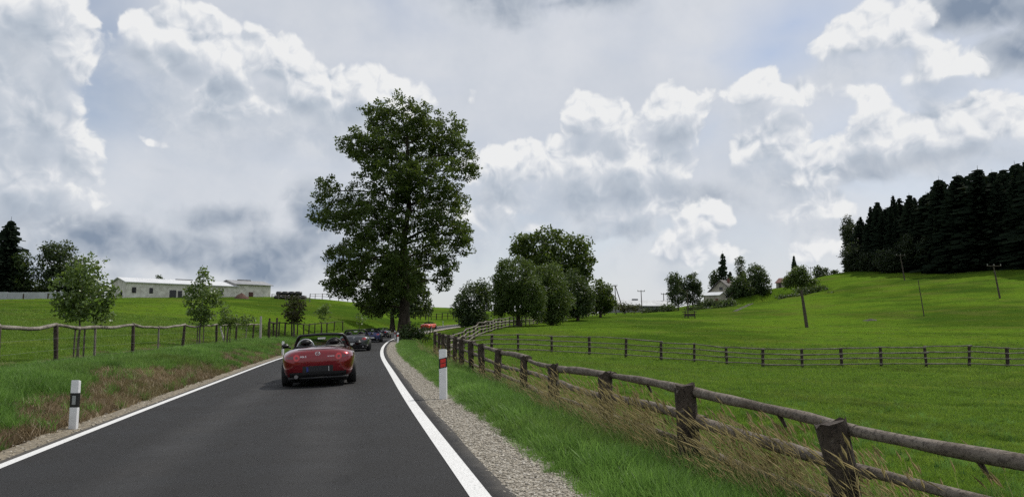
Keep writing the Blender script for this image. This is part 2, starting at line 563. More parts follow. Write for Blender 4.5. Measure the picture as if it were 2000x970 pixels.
gx = axis(-1500, 1500, -26, 26, 0.33, 1.055)
gy = axis(-400, 3000, -2, 62, 0.33, 1.035)
XX, YY = np.meshgrid(gx, gy)
fx, fy = XX.ravel(), YY.ravel()
fz = land(fx, fy)
nx, ny = len(gx), len(gy)
q = (np.arange(ny - 1)[:, None] * nx + np.arange(nx - 1)[None]).ravel()
ground_me = np_mesh('ground', np.stack([fx, fy, fz], 1), quads=np.stack([q, q + 1, q + 1 + nx, q + nx], 1), smooth=True)
_gi, _gt = road_st(fx, fy)
_pn = np.sin(fx * 1.1 + 2 * np.sin(fy * .23)) * .5 + np.sin(fy * .55 + 1.5 * np.sin(fx * .8)) * .5
def dry_at(x, y, t):
    """scorched, sparse strip of bank beside the road"""
    yy = y + 0 * t
    edge = 4.32 + 0.55 * np.sin(yy * .45) + .35 * np.sin(yy * 1.13 + 1)
    d = sstep(-t, 2.6, 2.9) * (1 - sstep(-t, edge - .55, edge)) * (1 - sstep(yy, 15, 30) * .40)
    return d * (t < 0)
dry = dry_at(fx, fy, _gt)
at = ground_me.attributes.new('dry', 'FLOAT', 'POINT'); at.data.foreach_set('value', dry.astype(np.float32))
# rank, tall-grown band in the hollow below the left hill, and tired grass by the right fence
band = sstep(fy - .06 * fx, 44, 49) * (1 - sstep(fy - .06 * fx, 55, 63)) * (1 - sstep(fx, -26, -20)) * (_gt < 0)
tired = sstep(_gt, 3.4, 4.2) * (1 - sstep(_gt, 4.9, 6.2)) * .6 * (fy < 60)
at = ground_me.attributes.new('rank', 'FLOAT', 'POINT'); at.data.foreach_set('value', np.clip(band + tired, 0, 1).astype(np.float32))

def ground_material():
    m, N, b, out = new_mat('meadow')
    tc = N.n('ShaderNodeTexCoord'); v = tc.outputs['Object']
    n1 = N.noise(v, 0.035, 5, 0.62)
    n2 = N.noise(N.vmath('MULTIPLY', v, (.5, 1.0, 1)), 0.22, 7, 0.68)
    n3 = N.noise(v, 3.3, 5, 0.7)
    c = N.mix(N.smooth(n1, 0.42, 0.58), (0.038, 0.074, 0.009), (0.084, 0.150, 0.014))
    c = N.mix(N.math('MULTIPLY', N.smooth(n2, 0.42, 0.78), 0.75), c, (0.082, 0.108, 0.012))
    c = N.mix(N.math('MULTIPLY', N.smooth(n2, 0.52, 0.26), 0.6), c, (0.030, 0.066, 0.010))
    c = N.mix(N.math('MULTIPLY', N.smooth(n3, 0.45, 0.75), 0.55), c, (0.024, 0.045, 0.008))
    c = N.mix(N.math('MULTIPLY', N.smooth(N.noise(v, 11.0, 4, 0.7), 0.56, 0.72), 0.5), c, (0.115, 0.135, 0.022))
    c = N.mix(N.math('MULTIPLY', N.smooth(N.noise(v, 0.11, 6, 0.7), 0.50, 0.66), 0.5), c, (0.082, 0.090, 0.024))
    ra = N.n('ShaderNodeAttribute', attribute_name='rank')
    c = N.mix(N.math('MULTIPLY', ra.outputs['Fac'], 0.7), c, (0.050, 0.056, 0.018))
    da = N.n('ShaderNodeAttribute', attribute_name='dry')
    dcol = N.mix(N.smooth(N.noise(v, 5.0, 6, 0.75), 0.35, 0.65), (0.080, 0.058, 0.032), (0.225, 0.168, 0.098))
    dcol = N.mix(N.math('MULTIPLY', N.smooth(N.noise(v, 1.7, 5, 0.7), 0.54, 0.66), 0.7), dcol, (0.055, 0.075, 0.018))
    c = N.mix(N.smooth(N.math('ADD', da.outputs['Fac'], N.math('MULTIPLY', N.math('SUBTRACT', N.noise(v, 2.2, 5, 0.7), 0.5), 0.9)), 0.35, 0.6), c, dcol)
    N.put(b.inputs['Base Color'], c)
    b.inputs['Roughness'].default_value = 0.9
    b.inputs['Specular IOR Level'].default_value = 0.0
    bm_ = N.n('ShaderNodeBump')
    bm_.inputs['Distance'].default_value = 0.10
    bm_.inputs['Strength'].default_value = 0.9
    h = N.math('ADD', N.noise(v, 7.0, 6, 0.75), N.math('MULTIPLY', N.noise(v, 1.1, 4, 0.6), 1.3))
    N.put(bm_.inputs['Height'], h)
    N.put(b.inputs['Normal'], bm_.outputs[0])
    return m
ground = obj('ground', ground_me, ground_material())
tag(ground, 'rolling green meadow and paddock land on both sides of the road', kind='structure')

# ------------------------------------------------------------------ carriageway, shoulders, edge lines
def ribbon(t0, t1, dz, nlat=2, i0=0, i1=None, wob=0.0, wob_side=1, z0=None, z1=None):
    i1 = len(CEN) if i1 is None else i1
    vs, qs = [], []
    ts = np.linspace(0, 1, nlat)
    for n_, i in enumerate(range(i0, i1)):
        w = wob * (math.sin(i * .9) + .7 * math.sin(i * 2.3 + 1) + .5 * math.sin(i * 4.1)) if wob else 0
        for u in ts:
            t = t0 + (t1 - t0) * u + (w * (u if wob_side > 0 else 1 - u))
            c = CEN[i] + NRM[i] * t
            zz = ROADZ[i] + CROSS * max(-2.6, min(2.6, t)) + dz
            if z0 is not None: zz += z0 + (z1 - z0) * u
            vs.append((c[0], c[1], zz))
    for n_ in range(i1 - i0 - 1):
        for k in range(nlat - 1):
            a = n_ * nlat + k
            qs.append((a, a + 1, a + 1 + nlat, a + nlat))
    return np.array(vs), np.array(qs)

def asphalt_mat():
    m, N, b, out = new_mat('asphalt')
    tc = N.n('ShaderNodeTexCoord'); v = tc.outputs['Object']
    fine = N.noise(v, 130.0, 3, 0.8)
    mid = N.noise(v, 1.1, 5, 0.6)
    c = N.mix(N.smooth(fine, 0.3, 0.72), (0.010, 0.010, 0.0108), (0.026, 0.0258, 0.0262))
    c = N.mix(N.math('MULTIPLY', N.smooth(mid, 0.35, 0.7), 0.35), c, (0.028, 0.0275, 0.0275))
    spk = N.smooth(N.noise(v, 260.0, 1, 0.5), 0.70, 0.78)
    c = N.mix(N.math('MULTIPLY', spk, 0.5), c, (0.16, 0.155, 0.15))
    la = N.n('ShaderNodeAttribute', attribute_name='lat').outputs['Fac']
    tr = N.smooth(N.math('ABSOLUTE', N.math('SUBTRACT', N.math('ABSOLUTE', N.math('ADD', la, N.math('MULTIPLY', N.math('SUBTRACT', N.noise(v, .25, 3, .5), .5), .5))), 0.85)), 0.55, 0.05)
    c = N.mix(N.math('MULTIPLY', tr, N.smooth(N.noise(v, .7, 5, .6), .25, .7, .15, .55)), c, (0.043, 0.042, 0.042))
    c = N.mix(N.math('MULTIPLY', N.smooth(N.noise(v, .45, 6, .7, dist=.8), .60, .72), .5), c, (0.013, 0.013, 0.0135))
    edge = N.smooth(N.math('ADD', N.math('ABSOLUTE', la), N.math('MULTIPLY', N.noise(v, 5.0, 5, .7), .25)), 2.50, 2.70)
    c = N.mix(N.math('MULTIPLY', edge, .55), c, (0.10, 0.092, 0.08))
    N.put(b.inputs['Base Color'], c)
    N.put(b.inputs['Roughness'], N.smooth(mid, 0.3, 0.7, 0.7, 0.88))
    b.inputs['Specular IOR Level'].default_value = 0.18
    bm_ = N.n('ShaderNodeBump'); bm_.inputs['Distance'].default_value = 0.004; bm_.inputs['Strength'].default_value = 0.8
    N.put(bm_.inputs['Height'], fine)
    N.put(b.inputs['Normal'], bm_.outputs[0])
    return m
M_ASPHALT = asphalt_mat()
v_, q_ = ribbon(-2.64, 2.54, 0.0, 13, wob=0.012)
# soft crumbled thickness at the two edges
_rm = np_mesh('road', v_, quads=q_, smooth=True)
_ra = _rm.attributes.new('lat', 'FLOAT', 'POINT'); _ra.data.foreach_set('value', np.tile(np.linspace(-2.64, 2.54, 13), len(CEN)).astype(np.float32))
road = obj('road', _rm, M_ASPHALT)
tag(road, 'narrow dark asphalt country road bending right behind the great tree', kind='structure')

def paint_mat():
    m, N, b, out = new_mat('road_paint')
    tc = N.n('ShaderNodeTexCoord'); v = tc.outputs['Object']
    nz = N.noise(v, 45.0, 5, 0.75)
    c = N.mix(N.smooth(nz, 0.34, 0.46), (0.20, 0.20, 0.195), (0.62, 0.62, 0.61))
    c = N.mix(N.math('MULTIPLY', N.smooth(N.noise(v, 1.5, 4, 0.6), 0.5, 0.8), 0.25), c, (0.42, 0.41, 0.40))
    N.put(b.inputs['Base Color'], c)
    b.inputs['Roughness'].default_value = 0.6
    return m
M_PAINT = paint_mat()
for nm, a, b_, lab in (('edge_line', 2.19, 2.36, 'white painted edge line along the gravel side of the road'),
                       ('edge_line', -2.54, -2.41, 'white painted edge line along the grass bank side of the road')):
    v_, q_ = ribbon(a, b_, 0.005, 2)
    tag(obj(nm, np_mesh(nm, v_, quads=q_), M_PAINT), lab, kind='structure')

def gravel_mat():
    m, N, b, out = new_mat('gravel_bed')
    tc = N.n('ShaderNodeTexCoord'); v = tc.outputs['Object']
    vo = N.n('ShaderNodeTexVoronoi'); N.put(vo.inputs['Vector'], v); vo.inputs['Scale'].default_value = 34.0
    c = N.mix(N.smooth(N.noise(v, 30.0, 4, 0.8), 0.3, 0.7), (0.12, 0.105, 0.08), (0.30, 0.27, 0.22))
    sepc = N.n('ShaderNodeSeparateColor'); N.put(sepc.inputs[0], vo.outputs['Color'])
    c = N.mix(N.math('MULTIPLY', sepc.outputs[0], 0.5), c, (0.34, 0.31, 0.26))
    c = N.mix(N.math('MULTIPLY', N.smooth(N.noise(v, 2.0, 5, 0.7), 0.5, 0.75), 0.5), c, (0.12, 0.10, 0.072))
    N.put(b.inputs['Base Color'], c)
    b.inputs['Roughness'].default_value = 0.9
    bm_ = N.n('ShaderNodeBump'); bm_.inputs['Distance'].default_value = 0.02
    N.put(bm_.inputs['Height'], N.math('SUBTRACT', 1.0, vo.outputs['Distance']))
    N.put(b.inputs['Normal'], bm_.outputs[0])
    return m
M_GRAVEL = gravel_mat()
v_, q_ = ribbon(2.48, 3.42, -0.004, 5, wob=0.05, z0=-0.006, z1=-0.03)
tag(obj('gravel_shoulder', np_mesh('gravel_shoulder', v_, quads=q_, smooth=True), M_GRAVEL), 'pale gravel shoulder beside the right edge of the road', kind='structure')
v_, q_ = ribbon(-2.93, -2.60, -0.004, 4, wob=0.05, wob_side=-1, z0=0.02, z1=-0.006)
tag(obj('soil_shoulder', np_mesh('soil_shoulder', v_, quads=q_, smooth=True), plain('gritty_soil', (0.17, 0.145, 0.105), .95, vary=.45, vscale=14, bump=.015, bscale=40)), 'thin strip of grit along the left edge of the road', kind='structure')

# ------------------------------------------------------------------ trees
def leaf_cloud(rng, centers, per, spread, size, droop=0.25, up=0.5, asp=0.62):
    """leaf-sized folded faces around cluster centres; returns verts, quads"""
    n = len(centers) * per
    c = np.repeat(np.asarray(centers), per, axis=0)
    off = rng.normal(0, 1, (n, 3))
    off /= np.maximum(np.linalg.norm(off, axis=1), 1e-6)[:, None]
    off *= (rng.random(n) ** 0.45)[:, None] * spread
    off[:, 2] *= 0.75
    p = c + off
    a = rng.normal(0, 1, (n, 3)); a[:, 2] -= droop
    a += off / spread * 0.6
    a /= np.linalg.norm(a, axis=1)[:, None]
    nn = rng.normal(0, 1, (n, 3)); nn[:, 2] += up * 2
    b = np.cross(nn, a); b /= np.maximum(np.linalg.norm(b, axis=1), 1e-6)[:, None]
    s = size * rng.uniform(0.65, 1.3, n)[:, None]
    w = s * asp
    v0 = p - a * s * .5
    v1 = p + b * w * .5 + a * s * .05
    v2 = p + a * s * .55
    v3 = p - b * w * .5 + a * s * .05
    verts = np.stack([v0, v1, v2, v3], 1).reshape(-1, 3)
    q = np.arange(n)[:, None] * 4 + np.arange(4)[None]
    return verts, q

def ell_points(rng, c, r, n, hollow=0.45):
    u = rng.normal(0, 1, (n, 3)); u /= np.linalg.norm(u, axis=1)[:, None]
    k = (hollow ** 3 + (1 - hollow ** 3) * rng.random(n)) ** (1 / 3)
    # lumpy outline
    lump = 1 + 0.16 * np.sin(u[:, 0] * 5 + c[0] * 3.1) * np.sin(u[:, 2] * 5 + c[2]) + 0.10 * np.sin(u[:, 1] * 9 + u[:, 2] * 7)
    return np.asarray(c) + u * (k * lump)[:, None] * np.asarray(r)

M_BARK = plain('bark', (0.040, 0.032, 0.024), 0.9, vary=0.45, vscale=3.0, bump=0.03, bscale=9.0, stretch=(1, 1, .25), spec=0.2)
M_BARK_PALE = plain('young_bark', (0.11, 0.095, 0.075), 0.85, vary=0.3, vscale=8, spec=0.2)
M_LEAF_GREAT = leaf_mat('leaf_great_tree', (0.024, 0.046, 0.010), (0.078, 0.118, 0.022), 0.35)
M_LEAF_DARK = leaf_mat('leaf_dark', (0.021, 0.040, 0.013), (0.052, 0.085, 0.024), 0.25)
M_LEAF_WILLOW = leaf_mat('leaf_willow', (0.034, 0.062, 0.014), (0.085, 0.128, 0.030), 0.3)
M_LEAF_YOUNG = leaf_mat('leaf_young', (0.050, 0.095, 0.020), (0.190, 0.260, 0.085), 0.4, rough=0.35)
M_LEAF_FAR = leaf_mat('leaf_far', (0.024, 0.042, 0.018), (0.052, 0.080, 0.030), 0.25)
M_LEAF_COPPER = leaf_mat('leaf_coppery', (0.032, 0.034, 0.014), (0.085, 0.080, 0.034), 0.3)
M_LEAF_WOOD = leaf_mat('leaf_wood_margin', (0.012, 0.020, 0.010), (0.028, 0.042, 0.018), 0.15)
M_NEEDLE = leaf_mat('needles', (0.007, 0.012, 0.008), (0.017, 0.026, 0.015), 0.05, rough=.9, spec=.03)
M_NEEDLE_LIT = leaf_mat('needles_near', (0.014, 0.026, 0.014), (0.034, 0.052, 0.026), 0.1, rough=.9, spec=.05)  # lighter copy of the needles, sunlit tone put into the colour

def bez(p0, p1, p2, n):
    return [p0 * (1 - t) ** 2 + p1 * 2 * t * (1 - t) + p2 * t * t for t in [i / n for i in range(n + 1)]]

def tree(name, label, base, lobes, leaf, mat, r0, top=None, seed=1, dens=1.0, per=14, spread=None, group=None, bark=None, cat='tree', hollow=0.45,
         twigs=5, lean=(0, 0), fork=0.3, droop=0.25, trunk_top=0.8, sides=8, up=0.5):
    """lobes: list of (centre, radii) in world space; one thing with trunk and crown"""
    rng = np.random.default_rng(seed); pr = random.Random(seed)
    base = Vector(base)
    root = empty(name, base)
    spread = spread or leaf * 1.9
    zs = [c[2] + r[2] for c, r in lobes]
    ztop = max(zs) if top is None else top
    H = ztop - base.z
    cx = sum(c[0] * r[0] * r[2] for c, r in lobes) / sum(r[0] * r[2] for c, r in lobes)
    # trunk
    mb = MB()
    tt = Vector((base.x + lean[0] * H, base.y + lean[1] * H, base.z + H * trunk_top))
    npt = 9
    path, rad = [], []
    for i in range(npt):
        t = i / (npt - 1)
        p = base.lerp(tt, t) + Vector((pr.uniform(-1, 1), pr.uniform(-1, 1), 0)) * (0.012 * H * math.sin(t * math.pi))
        path.append(p - base); rad.append(r0 * (1.0 - 0.86 * t ** 0.8) + (r0 * .45 if i == 0 else 0) * 1.0)
    path[0] = path[0] + Vector((0, 0, -0.35))
    mb.tube(path, rad, sides, rng=pr, jitter=0.06)
    allc = []
    for c, r in lobes:
        c = Vector(c)
        vol = r[0] * r[1] * r[2]
        surf = (r[0] * r[2] + r[0] * r[1] + r[1] * r[2]) / 3
        n = max(6, int(dens * (5.6 if r0 > 0.55 else 10.5) * surf / (spread ** 2)))
        pts = ell_points(rng, c, r, n, hollow)
        allc.append(pts)
        # limb from the trunk into the lobe
        th = min(max((c.z - base.z - r[2] * .6) / (H * trunk_top), fork * .6), 0.93)
        j = min(int(th * (npt - 1)), npt - 2)
        st = path[j].lerp(path[j + 1], th * (npt - 1) - j)
        ce = c - base
        mid = st.lerp(ce, 0.5) + Vector((0, 0, (ce - st).length * 0.12))
        lr = max(r0 * 0.10, min(rad[j] * 0.6, r0 * 0.42 * (vol ** (1 / 3)) / max(2.0, H * .14)))
        lp = bez(st, mid, ce, 6)
        mb.tube(lp, [lr * (1 - .7 * i / 6) for i in range(7)], max(4, sides - 3), rng=pr, jitter=0.05)
        for k in range(twigs):
            e = Vector(pts[pr.randrange(len(pts))]) - base
            s0 = lp[pr.randrange(3, 7)]
            m2 = s0.lerp(e, .5) + Vector((0, 0, (e - s0).length * .1))
            mb.tube(bez(s0, m2, e, 3), [lr * .34, lr * .25, lr * .17, lr * .08], 4, caps=False)
    mb.build('trunk', bark or M_BARK, root)
    cen = np.concatenate(allc)
    v, q = leaf_cloud(rng, cen - np.array(base), per, spread, leaf, droop=droop, up=up)
    o = obj('crown', np_mesh('crown', v, quads=q), mat, root)
    tag(root, label, cat, group)
    return root

def L(px, py, rx, ry, d, dd=0.0, depth=1.0):
    """an ellipsoid of crown seen at px, py with pixel radii rx, ry"""
    c = P(px, py, d + dd)
    k = (d + dd) / FPX
    return (tuple(c), (rx * k, 0.5 * (rx + ry) * k * depth, ry * k))

def ground_at(px, d):
    x = (px - 1000.0) / FPX * d
    return Vector((x, d, gz(x, d)))

# the great tree by the bend
D = 72.0
great = [L(788, 232, 62, 44, D), L(735, 232, 36, 34, D, 1), L(726, 285, 62, 38, D, -2), L(695, 290, 30, 24, D, 0), L(850, 258, 62, 42, D, 1), L(893, 300, 36, 44, D, 0), L(915, 335, 24, 18, D, -1), L(790, 300, 82, 60, D, 3),
         L(760, 350, 74, 56, D, -2), L(840, 345, 60, 44, D, -3), L(880, 385, 38, 34, D, 1),
         L(640, 375, 32, 30, D, 0), L(688, 404, 36, 30, D, 2), L(628, 420, 24, 26, D, 1), L(668, 428, 40, 28, D, -2), L(722, 432, 60, 46, D, -3),
         L(800, 420, 70, 60, D, 0), L(868, 440, 46, 46, D, -2), L(900, 455, 24, 40, D, 0), L(845, 490, 40, 38, D, 3), L(907, 480, 16, 18, D, 1),
         L(690, 500, 52, 46, D, 1), L(745, 500, 70, 60, D, -3), L(670, 545, 40, 34, D, 0), L(725, 560, 62, 42, D, -1), L(790, 530, 50, 50, D, 3), L(735, 600, 42, 22, D, 1), L(656, 560, 22, 18, D, -1),
         L(868, 545, 20, 26, D, 0), L(872, 515, 26, 24, D, -1), L(792, 560, 32, 30, D, -3)]
bpos = ground_at(791, D)
tree('great_tree', 'great tall broad-leaved tree with dark trunk standing at the bend of the road', bpos, great, 0.25, M_LEAF_GREAT, 0.62, seed=3, dens=0.80, per=34, spread=0.50, twigs=7, hollow=0.35, fork=0.25, trunk_top=0.86, sides=12)
# rounder tree behind it across the road
D = 114.0
tree('broadleaf_tree', 'rounded dark tree half hidden behind the great tree at the bend', ground_at(768, D),
     [L(800, 560, 36, 44, D), L(770, 540, 44, 50, D, 2), L(815, 590, 26, 28, D, 1), L(745, 590, 34, 26, D, 1), L(790, 600, 34, 22, D, -1)], 0.5, M_LEAF_DARK, 0.42, seed=4, dens=1.2, per=12, spread=0.9)
# dark bush at the foot of the great tree
D = 66.0
def bush(name, label, px, d, lobes, leaf, mat, seed, dens=1.3, group=None, per=12):
    return tree(name, label, ground_at(px, d), lobes, leaf, mat, 0.06, seed=seed, dens=dens, per=per, spread=leaf * 2.0, twigs=3, hollow=0.2, cat='bush', group=group, sides=5, trunk_top=.6)
bush('bush', 'low dark bush at the foot of the great tree', 812, 70.0, [L(805, 648, 22, 17, 70), L(828, 652, 16, 12, 70), L(790, 655, 12, 10, 69)], 0.22, M_LEAF_DARK, 5)

# trees right of the bend
D = 96.0
tree('broadleaf_tree', 'smallest loose shrubby tree, first of the clump right of the bend', ground_at(925, 104), [L(925, 592, 36, 42, 104), L(908, 608, 24, 30, 104, 1), L(945, 575, 20, 28, 104, 1), L(925, 626, 34, 16, 104, -1)], 0.32, M_LEAF_FAR, 0.16, seed=6, dens=1.6, per=11, spread=0.62)
tree('broadleaf_tree', 'round full-crowned tree with a short dark trunk by the rail fence', ground_at(1012, 94), [L(1005, 545, 40, 42, 94), L(985, 575, 26, 36, 94, 1), L(1035, 575, 30, 40, 94, -1), L(1010, 590, 36, 28, 94, 0), L(1050, 600, 14, 24, 94, 0), L(975, 600, 14, 22, 94, 0)], 0.24, M_LEAF_WILLOW, 0.34, seed=7, dens=2.4, per=15, spread=0.55, droop=0.8, hollow=0.6)
tree('broadleaf_tree', 'tall wide-crowned dark tree rising behind the rest of the clump', ground_at(1085, 128), [L(1075, 488, 60, 40, 128), L(1040, 490, 38, 36, 128, 2), L(1115, 500, 44, 42, 128, 1), L(1140, 520, 22, 34, 128, 0), L(1080, 530, 60, 34, 128, -1), L(1020, 478, 22, 22, 128, 0), L(1125, 545, 30, 26, 128, 1)], 0.55, M_LEAF_GREAT, 0.6, seed=8, dens=1.7, per=14, spread=1.0)
tree('broadleaf_tree', 'upright full tree just right of the round one by the rail fence', ground_at(1078, 99), [L(1072, 560, 34, 46, 99), L(1092, 588, 28, 34, 99, 1), L(1062, 595, 18, 28, 99, 1), L(1080, 616, 26, 18, 99, 0), L(1060, 540, 20, 22, 99, 0)], 0.26, M_LEAF_WILLOW, 0.26, seed=9, dens=2.4, per=12, spread=0.6, droop=0.8)
tree('broadleaf_tree', 'dark-green tree last but one on the right of the clump', ground_at(1128, 116), [L(1120, 568, 30, 38, 116), L(1140, 585, 22, 30, 116, 1), L(1110, 590, 20, 24, 116), L(1128, 606, 26, 14, 116)], 0.32, M_LEAF_DARK, 0.24, seed=10, dens=2.4, per=12, spread=0.7, droop=0.6)
tree('broadleaf_tree', 'rounded mid-green tree ending the clump, beside the twin poles', ground_at(1172, 132), [L(1172, 575, 26, 28, 132), L(1158, 590, 18, 20, 132), L(1186, 590, 16, 18, 132, 1), L(1172, 600, 26, 12, 132, 1)], 0.42, M_LEAF_GREAT, 0.25, seed=12, dens=1.9, per=12, spread=0.8)

# young trees along the left fence
YG = 'young trees along the left field fence'
def young(label, px, d, lobes, mat, seed, leaf=0.13, r0=0.045, stakes=True, dens=1.0, per=13, lean=(0, 0)):
    b = ground_at(px, d)
    t_ = tree('young_tree', label, b, lobes, leaf, mat, r0, seed=seed, dens=dens, per=per, spread=leaf * 1.9, group=YG, bark=M_BARK_PALE, twigs=4, hollow=0.25, sides=6, lean=lean, fork=.4)
    if stakes:
        for k in (-1, 1):
            mb = MB(); mb.tube([(k * .16, 0.05, -.25), (k * .15, 0.05, 1.15)], [.028, .026], 6)
            mb.build('stake', M_BARK_PALE, t_)
    return t_
young('large-leaved young tree with pale shining leaves, nearest to the road post', 160, 23.0, [L(165, 530, 36, 36, 23), L(150, 570, 40, 40, 23, .1), L(195, 575, 26, 32, 23, -.1), L(150, 607, 40, 24, 23), L(190, 610, 26, 20, 23, .1), L(125, 596, 16, 18, 23), L(212, 572, 12, 16, 23)], M_LEAF_YOUNG, 21, leaf=0.12, r0=.05, per=15, dens=.75)
young('pointed young tree with a tall leader shoot, before the long white barn', 395, 36.0, [L(396, 592, 32, 34, 36), L(398, 555, 14, 22, 36), L(399, 535, 5, 15, 36), L(378, 565, 12, 12, 36), L(420, 582, 14, 18, 36), L(398, 618, 20, 16, 36), L(368, 585, 8, 12, 36)], M_LEAF_YOUNG, 22, leaf=0.14, dens=.9)
young('bent young tree leaning over the fence, just right of the pointed one', 447, 39.0, [L(442, 622, 14, 18, 39), L(465, 630, 22, 12, 39), L(486, 622, 12, 8, 39), L(440, 605, 8, 10, 39)], M_LEAF_YOUNG, 23, leaf=0.14, dens=.9, lean=(.08, 0))
young('compact dark brownish-green young tree above the red car', 577, 66.0, [L(577, 606, 20, 22, 66), L(576, 590, 12, 12, 66), L(580, 622, 14, 8, 66), L(566, 612, 9, 12, 66)], M_LEAF_COPPER, 24, leaf=0.26, stakes=False, r0=.13)
young('small light-green young tree on the slope right of the brownish one', 631, 84.0, [L(631, 612, 14, 14, 84), L(633, 600, 7, 7, 84)], M_LEAF_YOUNG, 25, leaf=0.3, stakes=False, r0=.06)
young('tiny light-green sapling on the slope above the line of cars', 704, 96.0, [L(704, 622, 6, 8, 96)], M_LEAF_YOUNG, 26, leaf=0.3, stakes=False, r0=.05)
young('small dark conical young tree above the orange car', 838, 138.0, [L(838, 606, 7, 12, 138), L(838, 597, 4, 6, 138)], M_LEAF_DARK, 27, leaf=0.36, stakes=False, r0=.09)

def spruce_mesh(seed, H, Rr, step=0.5, start=0.06, drop=0.35, gap=0.0, dense=1.0, ex=0.62):
    """whorls of drooping needle sprays round a straight stem; returns verts, quads"""
    rng = np.random.default_rng(seed)
    V = []
    z = H * start
    while z < H * 0.985:
        f = 1 - (z - H * start) / (H * (1 - start))
        r = Rr * (f ** ex) * rng.uniform(0.66, 1.18) + 0.12
        nb = int(max(4, (4 + 5 * f) * dense))
        a0 = rng.uniform(0, 6.28)
        for k in range(nb):
            if rng.random() < gap: continue
            a = a0 + 6.283 * k / nb + rng.uniform(-.25, .25)
            rl = r * rng.uniform(.72, 1.1)
            dx, dy = math.cos(a), math.sin(a)
            ns = 3 if rl > 1.2 else 2
            for s_ in range(ns):
                t0, t1 = s_ / ns, (s_ + 1.15) / ns
                zz0 = z - drop * rl * t0 ** 1.2 + (0.12 * rl * (t0 > .7)); zz1 = z - drop * rl * min(t1, 1) ** 1.2 + .05 * rl
                w0 = (0.26 + .16 * rl * (1 - t0)) * rng.uniform(.8, 1.2); w1 = w0 * (.75 if s_ < ns - 1 else .15)
                hang = rng.uniform(.15, .75)
                for side in (-1, 1):
                    V.append([(dx * rl * t0, dy * rl * t0, zz0), (dx * rl * t1, dy * rl * t1, zz1),
                              (dx * rl * t1 - dy * w1 * side, dy * rl * t1 + dx * w1 * side, zz1 - hang * .8),
                              (dx * rl * t0 - dy * w0 * side, dy * rl * t0 + dx * w0 * side, zz0 - hang)])
        z += step * rng.uniform(.75, 1.2) * (0.6 + .6 * f)
    V.append([(-.05, 0, H * .95), (.05, 0, H * .95), (.02, 0, H + .25), (-.02, 0, H + .25)])
    V = np.array(V).reshape(-1, 3)
    q = np.arange(len(V) // 4)[:, None] * 4 + np.arange(4)[None]
    return V, q

def stem_mesh(H, r):
    mb = MB()
    mb.tube([(0, 0, -.6), (0, 0, H * .3), (0.05, 0, H * .7), (0, 0, H * .97)], [r * 1.2, r, r * .55, .03], 7)
    return mb.mesh('trunk')

def put_spruce(name, label, cat, base, cm, tm, s=1.0, rz=0.0, group=None, needle=None, wx=1.0):
    root = empty(name, base, rz)
    root.scale = (s * wx, s * wx, s)
    a = bpy.data.objects.new('crown', cm); link(a, root)
    b = bpy.data.objects.new('trunk', tm); link(b, root)
    return tag(root, label, cat, group)

# the dark spruce wood on the right hill
protos = []
for k, (H, Rr) in enumerate(((22, 5.2), (24, 5.4), (20, 5.2), (23, 4.7), (17, 5.0))):
    v, q = spruce_mesh(40 + k, H, Rr, step=.6, start=.03 if k != 3 else .14, gap=.05, dense=1.35, ex=(.52, .66, .58, .74, .50)[k])
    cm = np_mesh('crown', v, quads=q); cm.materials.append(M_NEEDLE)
    tm = stem_mesh(H, .24); tm.materials.append(M_BARK)
    protos.append((cm, tm, H))
EDGE = [P(1662, 530, 232), P(1730, 528, 214), P(1850, 528, 198), P(2000, 520, 178), P(2240, 520, 150)]
EDGE = [(e.x, e.y) for e in EDGE]
seg = catmull(EDGE, 0.5)
cum = np.concatenate([[0], np.cumsum(np.linalg.norm(np.diff(seg, axis=0), axis=1))])
nrow = 0
for row in range(7):
    s_ = 0.0 + 1.1 * row
    while s_ < cum[-1]:
        x = np.interp(s_, cum, seg[:, 0]); y = np.interp(s_, cum, seg[:, 1])
        back = row * 4.2 + rnd.uniform(-1, 1)
        x2, y2 = x + back * .86 + rnd.uniform(-.6, .6), y + back * .5
        k = rnd.randrange(5)
        fr = s_ / cum[-1]
        hh = (17.5 + 10.5 * min(1, fr * 1.7)) * rnd.choice((rnd.uniform(.62, .86), rnd.uniform(.86, 1.0), rnd.uniform(.9, 1.08)))
        if row == 0 and fr < .06: hh *= .85
        px = 1000 + FPX * x2 / y2
        if px < 2330:
            cm, tm, H = protos[k]
            lab = 'tall dark spruce in the edge of the hillside wood' if row == 0 else 'tall dark spruce inside the hillside wood, behind its front row'
            put_spruce('spruce_tree', lab, 'tree', (x2, y2, gz(x2, y2)), cm, tm, hh / H, rnd.uniform(0, 6.28), 'spruces at the front of the wood' if row == 0 else 'spruces deeper in the wood', wx=rnd.uniform(.85, 1.3))
        s_ += rnd.uniform(1.9, 3.4) if row < 4 else rnd.uniform(2.6, 4.6)
# leafy margin of the wood
WG = 'leafy shrubs along the margin of the spruce wood'
for k, (px, py, rx, ry, d) in enumerate(((1672, 505, 26, 34, 224), (1700, 512, 24, 24, 218), (1665, 470, 14, 34, 232), (1775, 488, 22, 30, 205), (1812, 492, 20, 28, 200), (1735, 508, 26, 22, 208), (1655, 450, 8, 30, 236))):
    bush('margin_shrub', ['dark leafy shrub at the lower corner of the wood', 'dull shrub second from the corner of the wood', 'slim leafy tree in the corner of the wood', 'olive-tinted shrub before the middle of the wood',
          'olive-tinted shrub just right of its twin before the wood', 'low wide shrub between the wood corner and the cross-armed pole', 'thin birch-like tree outermost at the corner of the wood'][k], px, d,
         [L(px, py, rx, ry, d), L(px + rx * .3, py + ry * .6, rx * .9, ry * .5, d)], 0.5, M_LEAF_WOOD, 60 + k, group=WG, dens=2.0)

